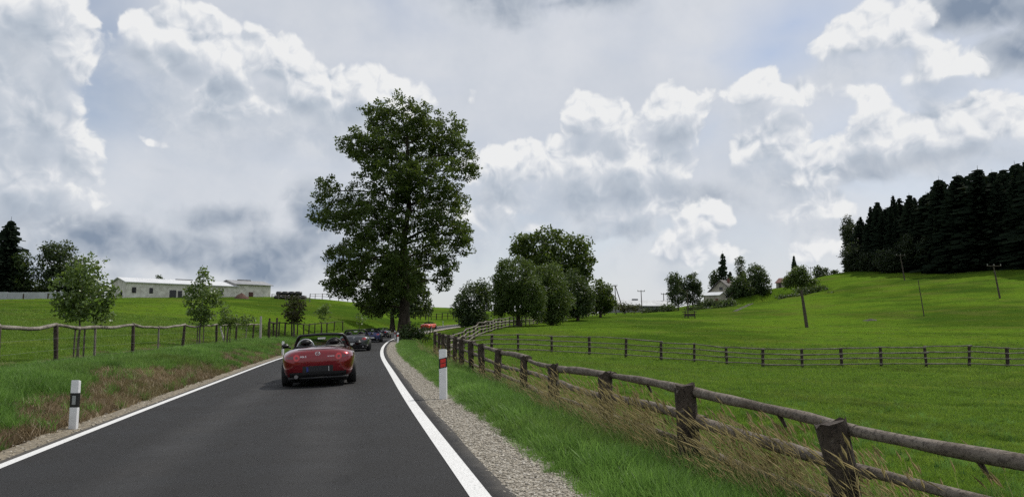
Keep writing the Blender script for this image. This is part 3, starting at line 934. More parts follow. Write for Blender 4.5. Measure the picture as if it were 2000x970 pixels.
# far trees around the farm on the right
FG = 'trees round the farmstead on the right skyline'
def far(label, px, py_base, d, lobes, mat=None, seed=1, leaf=.5, r0=.2, name='farm_tree', **kw):
    b = ground_at(px, d)
    return tree(name, label, b, [L(a, b_, c, e, d, rnd.uniform(-1, 1)) for a, b_, c, e in lobes], leaf, mat or M_LEAF_FAR, r0, seed=seed, per=11, spread=leaf * 1.9, group=FG, sides=6, dens=kw.pop('dens', 1.9), **kw)
far('taller left tree of the pair beside the grey farm shed', 1324, 600, 178, [(1318, 552, 14, 20), (1322, 578, 18, 20), (1330, 560, 10, 16)], seed=71, leaf=.42)
far('rounder right tree of the pair beside the grey farm shed', 1352, 600, 180, [(1350, 550, 13, 18), (1352, 575, 19, 20), (1362, 562, 9, 14)], seed=72, leaf=.42)
far('loose larch-like tree at the left of the farmhouse', 1396, 560, 214, [(1397, 540, 11, 12), (1399, 556, 13, 12)], seed=73, leaf=.5)
far('slim tall birch-like tree behind the farmhouse', 1446, 570, 216, [(1445, 512, 8, 11), (1447, 532, 9, 14), (1450, 550, 9, 14)], seed=74, leaf=.45, dens=1.5)
far('broad dark round tree right of the farmhouse', 1480, 575, 204, [(1478, 535, 19, 18), (1468, 555, 18, 18), (1490, 555, 16, 20), (1478, 568, 24, 10)], M_LEAF_DARK, seed=75)
far('dark low tree against the farmhouse gable', 1446, 575, 200, [(1446, 556, 18, 20), (1434, 570, 14, 12), (1456, 568, 16, 14)], M_LEAF_DARK, seed=76)
far('rounded yellow-green tree by the little red-roofed shed', 1562, 565, 196, [(1560, 540, 24, 14), (1548, 552, 20, 12), (1578, 552, 20, 12), (1562, 530, 12, 10)], M_LEAF_WILLOW, seed=77)
far('small grey-green tree on the skyline left of the wood', 1602, 545, 236, [(1598, 530, 8, 9), (1610, 532, 8, 9), (1604, 540, 14, 6)], seed=78)
far('small dark round tree close to the wood corner', 1629, 540, 234, [(1629, 535, 7, 9)], M_LEAF_DARK, seed=79)
far('lone treetop just clearing the ridge of the white barn', 311, 546, 210, [(311, 545, 7, 6)], seed=80)
for k, (px, d, H, Rr, lab) in enumerate(((1413, 212, 14.0, 2.6, 'pointed spruce beside the farmhouse gable'), (1427, 214, 8.0, 2.0, 'lower spruce right of the pointed one at the farmhouse'), (1553, 226, 9.0, 1.5, 'small spruce tip above the yellow-green tree'))):
    v, q = spruce_mesh(90 + k, H, Rr, step=.5)
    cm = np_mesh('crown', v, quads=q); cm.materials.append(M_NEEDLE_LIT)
    tm = stem_mesh(H, .18); tm.materials.append(M_BARK)
    put_spruce('spruce_tree', lab, 'tree', ground_at(px, d), cm, tm, 1.0, k, FG)
# hedges and scrub
for k, (px, d, lobes, mat, lab) in enumerate((
    (1305, 168, [(1303, 604, 16, 10), (1316, 608, 12, 7)], M_LEAF_DARK, 'round green bush below the grey farm shed'),
    (1385, 178, [(1375, 598, 20, 12), (1400, 596, 22, 11), (1425, 592, 16, 8)], M_LEAF_FAR, 'long hedge in front of the farmhouse'),
    (1365, 172, [(1360, 604, 20, 7), (1385, 606, 20, 6)], M_LEAF_DARK, 'low scrub below the farm hedge'),
    (1220, 172, [(1218, 600, 16, 8), (1240, 602, 14, 7)], M_LEAF_COPPER, 'reddish-brown hedge before the grey farm shed'),
    (1270, 174, [(1262, 608, 16, 5), (1283, 608, 12, 5)], M_LEAF_FAR, 'thin green scrub at the foot of the grey shed wall'),
    (1640, 200, [(1620, 566, 22, 6), (1655, 562, 24, 6)], M_LEAF_DARK, 'dark scrub strip on the slope below the wood corner'),
    (1580, 190, [(1575, 568, 26, 7), (1600, 562, 16, 6)], M_LEAF_FAR, 'scrub under the yellow-green tree'),
    (1622, 176, [(1622, 575, 13, 4)], M_LEAF_FAR, 'small grey-green bush alone on the slope'),
    (1530, 186, [(1530, 580, 18, 4), (1552, 578, 14, 4)], M_LEAF_FAR, 'low weeds on the slope below the red-roofed shed'))):
    bush('scrub', lab, px, d, [L(a, b_, c, e, d) for a, b_, c, e in lobes], 0.4, mat, 100 + k)

# left skyline trees
v, q = spruce_mesh(120, 16.5, 5.2, step=.5, dense=1.3)
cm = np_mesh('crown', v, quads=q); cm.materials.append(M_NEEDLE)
tm = stem_mesh(16.5, .3); tm.materials.append(M_BARK)
put_spruce('spruce_tree', 'broad dark spruce at the left edge behind the pale wall', 'tree', ground_at(12, 142), cm, tm, 1.0, .4)
LG = 'trees behind the pale wall on the left'
def lefty(label, px, d, lobes, mat, seed, leaf=.5):
    return tree('skyline_tree', label, ground_at(px, d), [L(a, b_, c, e, d, rnd.uniform(-1, 1)) for a, b_, c, e in lobes], leaf, mat, .25, seed=seed, per=12, spread=leaf * 1.9, group=LG, sides=6, dens=1.2)
lefty('dark side tree leaning out right of the broad spruce', 45, 142, [(44, 510, 16, 18), (48, 530, 16, 18), (40, 552, 22, 16)], M_LEAF_DARK, 121)
lefty('round-crowned tree between the broad spruce and the shining young tree', 112, 146, [(110, 492, 32, 22), (95, 515, 24, 26), (130, 515, 26, 26), (112, 545, 34, 24), (145, 535, 18, 26)], M_LEAF_FAR, 122)
for k, (px, rx) in enumerate(((30, 34), (75, 30), (150, 40))):
    bush('hedge', ['dark hedge at the foot of the broad spruce', 'dark hedge in the gap between spruce and round-crowned tree', 'dark hedge below the round-crowned tree'][k], px, 148, [L(px, 560, rx, 14, 148), L(px + 10, 568, rx, 10, 148)], 0.55, M_LEAF_DARK, 130 + k)

# ------------------------------------------------------------------ wooden fences
def wood_mat(name, c1, c2, bump=0.012):
    m, N, b, out = new_mat(name)
    tc = N.n('ShaderNodeTexCoord'); v = tc.outputs['Object']
    n1 = N.noise(v, 3.0, 5, 0.65)
    n2 = N.noise(N.vmath('MULTIPLY', v, (1, 1, 1)), 28.0, 5, 0.7)
    c = N.mix(N.smooth(n1, 0.3, 0.7), c1, c2)
    c = N.mix(N.math('MULTIPLY', N.smooth(n2, 0.48, 0.62), 0.65), c, tuple(x * .3 for x in c1))
    c = N.mix(N.math('MULTIPLY', N.smooth(N.noise(v, 8.0, 4, .7), 0.6, 0.75), 0.5), c, (0.30, 0.27, 0.235))
    N.put(b.inputs['Base Color'], c)
    b.inputs['Roughness'].default_value = 0.88
    b.inputs['Specular IOR Level'].default_value = 0.25
    bm_ = N.n('ShaderNodeBump'); bm_.inputs['Distance'].default_value = bump
    N.put(bm_.inputs['Height'], N.math('ADD', n2, n1)); N.put(b.inputs['Normal'], bm_.outputs[0])
    return m
M_LOG = wood_mat('weathered_log', (0.10, 0.080, 0.062), (0.215, 0.185, 0.155))
M_POST = wood_mat('dark_post', (0.034, 0.026, 0.020), (0.085, 0.066, 0.052))
M_POLE_GREY = wood_mat('grey_rail', (0.115, 0.10, 0.082), (0.27, 0.245, 0.21))

def log(mb, a, b, r0, r1, rng, bend=0.02, n=7, sides=8, jit=0.10):
    a, b = Vector(a), Vector(b)
    L_ = (b - a).length
    side = Vector((rng.uniform(-1, 1), rng.uniform(-1, 1), rng.uniform(-1, 1)))
    ph = rng.uniform(0, 3)
    path, rad = [], []
    for i in range(n):
        t = i / (n - 1)
        path.append(a.lerp(b, t) + side * (bend * L_ * math.sin(t * math.pi) * math.sin(ph + t * 2.2)))
        rad.append((r0 + (r1 - r0) * t) * (1 + rng.uniform(-jit, jit)))
    mb.tube(path, rad, sides, rng=rng, jitter=jit * .7)
    return path

def rough_post(base, h, r, rng, lean=(0, 0), sides=8, n=5, broken=True):
    mb = MB()
    path = [Vector((lean[0] * t, lean[1] * t, t)) for t in np.linspace(-.35, h, n)]
    rad = [r * (1 + rng.uniform(-.08, .08)) for _ in path]
    mb.tube(path, rad, sides, rng=rng, jitter=.10)
    if broken:                     # uneven sawn / rotten top
        for i in range(len(mb.v)):
            x, y, z = mb.v[i]
            if z > h - .03: mb.v[i] = (x, y, z + .14 * (x - lean[0] * h) + .018 * math.sin(x * 61 + y * 47) - .06 * (y - lean[1] * h))
    return mb

def fence(name, label, pts, hs, rail_h, mats, post_r=.09, rail_r=.05, seed=1, fine=6, skip=(), lean_f=None, cat='fence', over=.12, side=0.09, parts=None, sag=0.0, bend=.02, post_name='post', rail_name='rail', thin=()):
    """posts at pts (x, y), rails between neighbours at heights rail_h"""
    rng = random.Random(seed)
    p0 = Vector((pts[0][0], pts[0][1], gz(*pts[0])))
    root = empty(name, p0)
    tag(root, label, cat)
    tops = []
    for i, (x, y) in enumerate(pts):
        z = gz(x, y)
        h = hs[i] if hasattr(hs, '__len__') else hs * rng.uniform(.94, 1.08)
        ln = lean_f(i) if lean_f else (rng.uniform(-.05, .05), rng.uniform(-.05, .05))
        pr_ = (post_r[i] if hasattr(post_r, '__len__') else post_r * rng.uniform(.85, 1.15))
        mb = rough_post(None, h, pr_, rng, ln, sides=max(6, fine + 2))
        o = mb.build(post_name, mats[0], root)
        o.location = Vector((x, y, z)) - p0
        tops.append((Vector((x, y, z)), Vector((ln[0], ln[1], 1)), h))
    for i in range(len(pts) - 1):
        if i in skip: continue
        (b0, l0, h0), (b1, l1, h1) = tops[i], tops[i + 1]
        d = (b1 - b0); d.z = 0; d.normalize()
        nrm = Vector((d.y, -d.x, 0))
        for k, rh in enumerate(rail_h):
            a = b0 + l0 * (rh * h0 if rh <= 1.2 else rh) + nrm * side
            b = b1 + l1 * (rh * h1 if rh <= 1.2 else rh) + nrm * side
            a = a + Vector((0, 0, rng.uniform(-.035, .035))); b = b + Vector((0, 0, rng.uniform(-.035, .035)))
            mb = MB()
            r = (rail_r[k] if hasattr(rail_r, '__len__') else rail_r) * rng.uniform(.8, 1.2)
            flip = rng.random() < .5
            log(mb, a - d * over * rng.uniform(.3, 1.3) - p0, b + d * over * rng.uniform(.3, 1.3) - p0, r * (1.15 if flip else .8), r * (.8 if flip else 1.15), rng, bend=bend, n=fine, sides=fine + 1)
            mb.build(rail_name, mats[1], root)
    return root, tops

def side_pt(i_y, t):
    """point at offset t from the road centre where the road reaches distance i_y"""
    i = int(np.argmin(np.abs(CEN[:, 1] - i_y)))
    c = CEN[i] + NRM[i] * t
    return (float(c[0]), float(c[1]))

# near fence on the right: thick dark posts, three heavy rails
near_px = [(1650, 5.34), (1340, 7.9), (1182, 10.6), (1082, 13.4), (1022, 16.0), (972, 19.0), (943, 21.3), (922, 23.6), (903, 26.2), (889, 28.9), (877, 31.6), (867, 34.4), (858, 37.2), (851, 39.9)]
npts = [((px - 1000) / FPX * d, d) for px, d in near_px]
npts = [(4.42, -2.2), (3.85, 0.3), (3.18, 2.75)] + npts
tops_z = [0.75, 0.76, 0.76] + [P(px, py, d).z for (px, d), py in zip(near_px, (824, 752, 727, 711, 695, 683, 672, 666, 661, 657, 654, 651.5, 650, 648.5))]
nh = [max(.85, tz - gz(*p)) for p, tz in zip(npts, tops_z)]
nleans = {3: (-.16, .02), 4: (-.04, 0.02), 5: (-.02, .02), 8: (.02, -.02), 9: (-.05, 0)}
near_r = [.11, .11, .11, .105, .115, .105, .10, .09, .095, .10, .09, .09, .09, .09, .085, .085, .085]
near_fence, near_tops = fence('rail_fence', 'heavy log fence with dark posts and three rails beside the right verge', npts, nh, (.93, .62, .33), (M_POST, M_LOG), post_r=near_r, rail_r=(.053, .050, .040), seed=5, fine=10,
      lean_f=lambda i: nleans.get(i, (rnd.uniform(-.04, .03), rnd.uniform(-.03, .03))), side=.10, over=.16, bend=.012)
for (i, t, s_) in ((3, .35, 1), (2, .62, 1), (4, .5, 1), (1, .4, 1)):       # snapped branch stubs on the logs
    b0, l0, h0 = near_tops[i]; b1, l1, h1 = near_tops[i + 1]
    a = (b0 + l0 * h0 * .93).lerp(b1 + l1 * h1 * .93, t) + Vector((.1, 0, 0))
    mb = MB(); mb.tube([a, a + Vector((.05, -.03, -.11)) * s_], [.022, .014], 6)
    o = mb.build('branch_stub', M_POST, near_fence); o.location = -near_fence.location

# second fence: runs from the corner away along the road's far leg
far_pts = []
C0, C1, C2, C3 = Vector((-4.1, 42.6)), Vector((-3.6, 58)), Vector((-1.2, 84)), Vector((5.5, 114))
c_ = catmull([tuple(C0), (-3.9, 50), tuple(C1), (-2.6, 71), tuple(C2), (1.7, 99), tuple(C3), (12, 134), (20, 152)], .25)
cl = np.concatenate([[0], np.cumsum(np.linalg.norm(np.diff(c_, axis=0), axis=1))])
s_ = 1.0
while s_ < cl[-1]:
    far_pts.append((float(np.interp(s_, cl, c_[:, 0])), float(np.interp(s_, cl, c_[:, 1])))); s_ += 2.7
fence('rail_fence', 'long many-railed wooden fence curving away below the clump of trees', far_pts, 1.2, (.95, .68, .42, .18), (M_POST, M_POLE_GREY), post_r=.085, rail_r=.05, seed=6, fine=5, bend=.02)
# third fence: across the paddock to the right
cross_px = [(851, 42.0), (905, 44.5), (960, 46.5), (1012, 46.5), (1077, 46.0), (1150, 45.4), (1220, 44.8), (1288, 44.2), (1352, 43.6), (1415, 43), (1484, 42.4), (1560, 41.8), (1637, 41.4), (1713, 41.0), (1800, 40.6), (1883, 40.3), (1957, 40.0), (2040, 39.8), (2125, 39.6), (2210, 39.4)]
fence('rail_fence', 'thin grey four-rail fence running straight across the right paddock', [((px - 1000) / FPX * d, d) for px, d in cross_px[1:]], 1.13, (.96, .70, .44, .16), (M_POST, M_POLE_GREY), post_r=.085, rail_r=.038, seed=8, fine=5, bend=.016)

# left fence: dark posts, one sagging log on top, stock wire below
M_WIRE = plain('wire', (0.22, 0.22, 0.22), 0.5, metal=.6)
lp, lr_, lh = [], [], []
def side_px(px, t):
    """point at road offset t that lies on the sight line through px"""
    ds = np.linspace(6, 75, 700)
    pts_ = [side_pt(d, t) for d in ds]
    k = int(np.argmin([abs(1000 + FPX * p[0] / p[1] - px) for p in pts_]))
    a_, b__ = pts_[k], pts_[min(k + 1, len(pts_) - 1)]
    return a_
for px, thin_ in ((-330, 0), (-130, 0), (15, 0), (126, 0), (193, 1), (270, 0), (315, 1), (361, 0), (394, 1), (426, 0), (449, 1), (466, 0), (484, 1), (497, 0), (512, 0)):
    lp.append(side_px(px, -6.72))
    lr_.append(.035 if thin_ else .062); lh.append(1.02 if thin_ else 1.14)
rngL = random.Random(3)
lroot = empty('field_fence', (lp[0][0], lp[0][1], gz(*lp[0])))
tag(lroot, 'old dark-posted field fence with a sagging log rail along the left bank', 'fence')
lt = []
for k, (x, y) in enumerate(lp):
    ln = (rngL.uniform(-.04, .07), rngL.uniform(-.05, .05))
    mb = rough_post(None, lh[k], lr_[k], rngL, ln, sides=7)
    o = mb.build('post', M_POST if lr_[k] > .05 else M_POLE_GREY, lroot)
    o.location = Vector((x, y, gz(x, y))) - lroot.location
    lt.append(Vector((x + ln[0] * lh[k], y + ln[1] * lh[k], gz(x, y) + 1.14)))
for k in range(len(lp) - 1):
    mb = MB()
    a, b = lt[k] - lroot.location, lt[k + 1] - lroot.location
    n_ = 7; path = []; sag_ = rngL.uniform(.02, .09) if lr_[k] > .05 else rngL.uniform(-.03, .05)
    a = a + Vector((0, 0, -.07 if lr_[k] < .05 else .02)); b = b + Vector((0, 0, -.07 if lr_[k + 1] < .05 else .02))
    for i in range(n_):
        t = i / (n_ - 1); p = a.lerp(b, t * 1.03 - .015); p.z -= sag_ * math.sin(t * math.pi) + .015 * math.sin(t * 9 + k); path.append(p)
    mb.tube(path, [.05 * (1 + rngL.uniform(-.16, .16)) for _ in path], 7, rng=rngL, jitter=.08)
    mb.build('rail', M_POLE_GREY, lroot)
for w_ in (.22, .5, .8):
    mb = MB()
    mb.tube([Vector((x + .07, y, gz(x, y) + w_)) - lroot.location for x, y in lp], .002, 4, caps=False)
    mb.build('wire', M_WIRE, lroot)
# loose posts in the gap beyond it
M_PALE = plain('pale_wood', (0.36, 0.34, 0.31), 0.8, vary=.2, vscale=5)
GP = 'single posts in the gap of the left fence'
for (px, d, h, r, mt, lab, ln) in ((512, 50, 1.75, .075, M_PALE, 'pale upright post at the end of the sagging fence', 0), (529, 53, 1.65, .075, M_POST, 'dark post just right of the pale upright one', 0), (543, 56, 1.7, .075, M_POST, 'dark post farthest right of the three in the fence gap', .01),
                               (443, 42, 1.15, .05, M_PALE, 'pale post leaning away from the bent young tree', -.28)):
    b = ground_at(px, d)
    mb = rough_post(None, h, r, rngL, (ln, 0), sides=8)
    o = mb.build('wooden_post', mt); o.location = b
    tag(o, lab, 'post', GP)
# its continuation along the bend
fp = [side_pt(d, -6.9) for d in (58, 60.5, 63, 66, 69.3, 72.6, 76, 79.5, 83, 86.5, 90, 94, 98)]
fence('field_fence', 'dark far stretch of field fence with one top rail above the convoy', fp, 1.3, (.95,), (M_POST, M_POST), post_r=.07, rail_r=.055, seed=12, fine=5)
fp = [((px - 1000) / FPX * d, d) for px, d in ((812, 141), (822, 142), (832, 143), (843, 144), (853, 145), (864, 146), (875, 147), (886, 148), (897, 149), (908, 150))]
fence('field_fence', 'faint dark fence on the slope above the orange car', fp, 1.35, (.95, .5), (M_POST, M_POST), post_r=.09, rail_r=.05, seed=13, fine=5)
# fence line on the left crest
fp = [((px - 1000) / FPX * d, d) for px, d in ((606, 158), (616, 160), (630, 163), (645, 166), (662, 169), (680, 172), (698, 176))]
fence('field_fence', 'thin fence on the crest right of the black bales', fp, 1.2, (.95, .5), (M_POST, M_POST), post_r=.08, rail_r=.04, seed=14, fine=5)

# ------------------------------------------------------------------ road posts
M_WHITE = plain('white_plastic', (0.74, 0.74, 0.75), 0.45, vary=.06, vscale=6)
M_BLACK = plain('black_band', (0.012, 0.012, 0.013), 0.4)
M_REFL_RED = plain('red_reflector', (0.62, 0.025, 0.015), 0.25, coat=.6)
M_REFL_GREY = plain('grey_reflector', (0.30, 0.31, 0.32), 0.25, coat=.6)
DG = 'white roadside marker posts'
def delineator(label, base, h, red, yaw=0.0, w=.13, lean=0.0):
    root = empty('marker_post', base, yaw)
    root.rotation_euler = (0, lean, yaw)
    dpt = .10
    prof = [(-w / 2, -dpt * .15), (-w * .36, -dpt / 2), (w * .36, -dpt / 2), (w / 2, -dpt * .15), (w * .32, dpt / 2), (-w * .32, dpt / 2)]
    mb = MB()
    zs = [(-.3, 0), (h - .02, 0), (h, .006)]
    n = len(prof); vs = []
    for z, ins in zs:
        for (x, y) in prof:
            zz = z
            if z > h - .1: zz = z - (.05 * (y + dpt / 2) / dpt)      # slanted top
            vs.append((x * (1 - ins * 4), y * (1 - ins * 4), zz))
    fs = [(i * n + k, i * n + (k + 1) % n, (i + 1) * n + (k + 1) % n, (i + 1) * n + k) for i in range(2) for k in range(n)]
    fs.append(tuple(2 * n + k for k in range(n)))
    mb.add(vs, fs)
    mb.build('post_body', M_WHITE, root)
    # black band wraps the post, a little proud; slanted on the red-marked ones
    slant = .035 if red else 0.0
    z1, z0 = h - .17, h - .36
    if not red: z1, z0 = h - .19, h - .40
    mb = MB(); vs = []
    for z in (z0, z1):
        for (x, y) in prof: vs.append((x * 1.03, y * 1.03, z + slant * (x / w)))
    mb.add(vs, [(k, (k + 1) % n, n + (k + 1) % n, n + k) for k in range(n)])
    mb.build('band', M_BLACK, root)
    if red:
        for (a, b_) in ((z0 + .018, z0 + .085), (z0 + .10, z1 - .018)):
            mb = MB(); y = -dpt / 2 * 1.03 - .003
            x0, x1 = -w * .33, w * .33
            mb.add([(x0, y, a + slant * x0 / w), (x1, y, a + slant * x1 / w), (x1, y, b_ + slant * x1 / w), (x0, y, b_ + slant * x0 / w)] + [(x0, y + .004, a + slant * x0 / w), (x1, y + .004, a + slant * x1 / w), (x1, y + .004, b_ + slant * x1 / w), (x0, y + .004, b_ + slant * x0 / w)],
                   [(0, 1, 2, 3), (0, 4, 5, 1), (1, 5, 6, 2), (2, 6, 7, 3), (3, 7, 4, 0)])
            mb.build('reflector', M_REFL_RED, root)
    else:
        mb = MB(); y = -dpt / 2 * 1.03 - .002
        mb.box((0, y, (z0 + z1) / 2), (w * .36, .006, .13))
        mb.build('reflector', M_REFL_GREY, root)
    return tag(root, label, 'marker post', DG)
def rb(px, py, d=None):
    """spot on the road verge hit by the pixel at road height"""
    lo, hi = 2.0, 200.0
    for _ in range(50):
        m_ = (lo + hi) / 2
        p = P(px, py, m_)
        if p.z > max(gz(p.x, p.y), -0.2): lo = m_
        else: hi = m_
    p = P(px, py, lo)
    return Vector((p.x, p.y, gz(p.x, p.y)))
bL = rb(143, 846)
delineator('white marker post with black band and grey reflector beside the scorched bank', bL, (P(143, 741, bL.y).z - bL.z), False, R(35) * .3, w=.135)
bR = rb(866, 787)
delineator('white marker post with two red reflectors on the gravel shoulder nearest to us', bR, (P(863, 681, bR.y).z - bR.z), True, R(6), w=.155, lean=-.02)
b = side_pt(38.5, -2.85); b = Vector((b[0], b[1], gz(*b)))
delineator('small white marker post half hidden by the red car', b, .8, False, 0)
b = Vector((*side_pt(60, 3.2), 0)); b.z = gz(b.x, b.y)
delineator('far red-banded marker post on the tip of the gravel shoulder', b, .95, True, 0, w=.16)
b = Vector((*side_pt(70.5, 2.75), 0)); b.z = gz(b.x, b.y)
delineator('farthest red-banded marker post, right by the great trunk', b, 1.1, True, 0, w=.14)
b = ground_at(866, 127)
delineator('tiny white marker post where the road climbs away past the orange car', b, 1.1, False, 0)

# ------------------------------------------------------------------ farm buildings
def wallmat(name, c1, c2, scale=.8):
    return plain(name, c1, 0.9, col2=c2, vscale=scale, bump=.02, bscale=2.0, spec=.2)
M_PLASTER = wallmat('old_whitewash', (0.76, 0.73, 0.68), (0.50, 0.47, 0.43), 1.0)
M_PLASTER2 = wallmat('cream_plaster', (0.44, 0.41, 0.34), (0.28, 0.26, 0.22))
M_GREYWALL = wallmat('grey_render', (0.28, 0.28, 0.27), (0.20, 0.20, 0.195))
M_ROOFW = plain('pale_sheet_roof', (0.54, 0.55, 0.565), .45, vary=.08, vscale=.5)
M_ROOFG = plain('grey_sheet_roof', (0.22, 0.225, 0.235), .6, vary=.2, vscale=.7)
M_ROOFD = plain('dark_roof', (0.075, 0.068, 0.065), .8, vary=.3, vscale=1.0)
M_ROOFR = plain('brown_red_wall', (0.15, 0.06, 0.045), .8, vary=.3, vscale=1)
M_DARKWIN = plain('dark_pane', (0.016, 0.018, 0.022), .15)
M_BROWN = plain('brown_door', (0.085, 0.035, 0.028), .7, vary=.2)
M_DARKWOOD = plain('dark_boards', (0.05, 0.042, 0.036), .85, vary=.3)

class Building:
    """long gabled house: local x along the front, y to the back, z up; origin at the front left corner of the footing"""
    def __init__(s, name, label, cat, A, B, depth, rise):
        s.A, s.B = Vector(A), Vector(B)
        d = s.B - s.A; s.L = Vector((d.x, d.y)).length
        s.root = empty(name, A, math.atan2(d.y, d.x)); s.dep = depth; s.rise = rise
        tag(s.root, label, cat)
    def wall(s, x0, x1, h, mat, gable=True, foot=-2.0, y0=0.0):
        mb = MB(); D_ = s.dep
        vs = [(x0, y0, foot), (x1, y0, foot), (x1, D_, foot), (x0, D_, foot), (x0, y0, h), (x1, y0, h), (x1, D_, h), (x0, D_, h), (x0, (y0 + D_) / 2, h + s.rise), (x1, (y0 + D_) / 2, h + s.rise)]
        fs = [(0, 1, 5, 4), (2, 3, 7, 6), (1, 2, 6, 9, 5), (3, 0, 4, 8, 7)]
        mb.add(vs, fs)
        return mb.build('wall', mat, s.root)
    def roof(s, x0, x1, h, mat, over=.4, th=.12, y0=0.0, extra=.0):
        mb = MB(); D_ = s.dep; m_ = (y0 + D_) / 2
        sl = s.rise / (m_ - y0)
        def rp(y):
            return h + .06 + extra + (s.rise - abs(y - m_) * sl)
        ys = [y0 - over, m_, D_ + over]
        vs = []
        for x in (x0 - over, x1 + over):
            for y in ys: vs.append((x, y, rp(y)))
            for y in ys: vs.append((x, y, rp(y) + th))
        fs = [(0, 6, 7, 1), (1, 7, 8, 2), (3, 4, 10, 9), (4, 5, 11, 10), (0, 3, 9, 6), (2, 8, 11, 5), (0, 1, 4, 3), (1, 2, 5, 4), (6, 9, 10, 7), (7, 10, 11, 8)]
        mb.add(vs, fs)
        return mb.build('roof', mat, s.root)
    def opening(s, name, x, z, w, h, mat, fr=None, y=0.0, d=.10, sub='pane', inner=None):
        mb = MB(); mb.box((x, y - .02, z + h / 2), (w, d, h))
        o = mb.build(name, mat, s.root)
        if inner is not None:
            nx = 2
            for k in range(nx):
                mb = MB(); mb.box((x + (k - .5) * w * .45, y - .02 - d / 2 - .012, z + h / 2), (w * .38, .02, h * .82)); mb.build(sub, inner, o)
        return o

# the long whitewashed barn on the left hill
A_ = P(246, 581, 140); B_ = P(528, 580, 162)
A_.z = min(A_.z, gz(A_.x, A_.y)) ; B_.z = gz(B_.x, B_.y)
bn = Building('long_barn', 'long low whitewashed barn with pale sheet roof on the left hill', 'barn', A_, B_, 8.6, 1.0)
h1 = P(246, 551, 140).z - A_.z
Ls = bn.L
bn.wall(0, Ls * .735, h1, M_PLASTER)
bn.roof(0, Ls * .735, h1, M_ROOFW, th=.16)
bn.wall(Ls * .735 + .02, Ls, h1 + .55, M_PLASTER)
bn.roof(Ls * .735 + .05, Ls, h1 + .55, M_ROOFG, over=.45)
def bx(px):
    """distance along the barn front seen at px"""
    a = (px - 1000) / FPX
    dx, dy = (B_.x - A_.x) / Ls, (B_.y - A_.y) / Ls
    return (a * A_.y - A_.x) / (dx - a * dy)
for px0, px1 in ((258, 266), (292, 299)):
    bn.opening('window', bx((px0 + px1) / 2), h1 - 2.0, bx(px1) - bx(px0), 1.1, M_DARKWOOD, inner=M_DARKWIN)
bn.opening('window', bx(432), h1 - 1.9, .8, 1.0, M_ROOFG, inner=M_DARKWIN)
bn.opening('gate_opening', bx(338), -.3, bx(345) - bx(332), h1 - .9, M_DARKWIN)
bn.opening('gate_opening', bx(352), -.3, .8, h1 - 1.0, M_DARKWIN)
bn.opening('door', bx(490.5), 0.4, bx(495) - bx(486.5), 1.6, M_BROWN)
mb = MB(); mb.box((-.04, 2.6, .3), (.1, .9, 2.2)); mb.build('door', M_DARKWIN, bn.root)
mb = MB(); mb.box((Ls * .42, bn.dep / 2, h1 + bn.rise + .25), (3.5, .5, .25)); mb.build('ridge_vent', M_ROOFG, bn.root)
mb = MB(); mb.box((Ls * .86, bn.dep / 2, h1 + .55 + bn.rise + .25), (3.0, .5, .22)); mb.build('ridge_vent', M_ROOFG, bn.root)
# dirt heap before it
def heap(name, label, px, d, w, hgt, mat, seed, cat, stretch=.6):
    b_ = ground_at(px, d); rng = random.Random(seed)
    mb = MB(); n_, m_ = 14, 6; vs = []
    for j in range(m_ + 1):
        f = j / m_
        for k in range(n_):
            a = 2 * math.pi * k / n_
            rr = (1 - f) ** .8 * (1 + rng.uniform(-.12, .12))
            vs.append((math.cos(a) * w / 2 * rr, math.sin(a) * w / 2 * rr * stretch, hgt * (f * (1 + rng.uniform(-.08, .08))) - .15))
    fs = [(j * n_ + k, j * n_ + (k + 1) % n_, (j + 1) * n_ + (k + 1) % n_, (j + 1) * n_ + k) for j in range(m_) for k in range(n_)]
    mb.add(vs, fs, True)
    o = mb.build(name, mat); o.location = b_
    return tag(o, label, cat)
heap('dirt_heap', 'reddish-brown heap against the right half of the white barn', 472, 147, 3.6, 1.25, plain('manure', (0.085, 0.045, 0.032), .95, vary=.4, vscale=3, bump=.05, bscale=5), 3, 'heap')
heap('earth_mound', 'flat dark mound lying alone on the right hillside', 1698, 109, 3.3, .42, plain('dark_earth', (0.028, 0.026, 0.018), .95, vary=.4, vscale=3), 4, 'mound', .8)

# pale boundary wall on the left: panels and posts
wall_m = plain('pale_panel', (0.40, 0.41, 0.43), .7, vary=.12, vscale=.6)
wl = empty('panel_wall', P(-60, 585, 138)); tag(wl, 'low pale grey panel wall in front of the dark spruce', 'wall')
pxs = [-60, -22, 16, 54, 90, 126]
for a, b_ in zip(pxs[:-1], pxs[1:]):
    p_, q_2 = ground_at(a, 138), ground_at(b_, 138)
    mb = MB(); c = (p_ + q_2) / 2 - wl.location
    zt = P(a, 570 + rnd.uniform(-.5, .5), 138).z - wl.location.z
    mb.box((c.x, c.y, zt / 2 - .6), ((q_2 - p_).length - .06, .12, zt + 1.2)); mb.build('panel', wall_m, wl)
for a in (47, 95):
    p_ = ground_at(a, 136.5) - wl.location
    mb = MB(); mb.box((p_.x, p_.y, p_.z + .45), (.22, .12, 1.3)); mb.build('post', M_POST, wl)

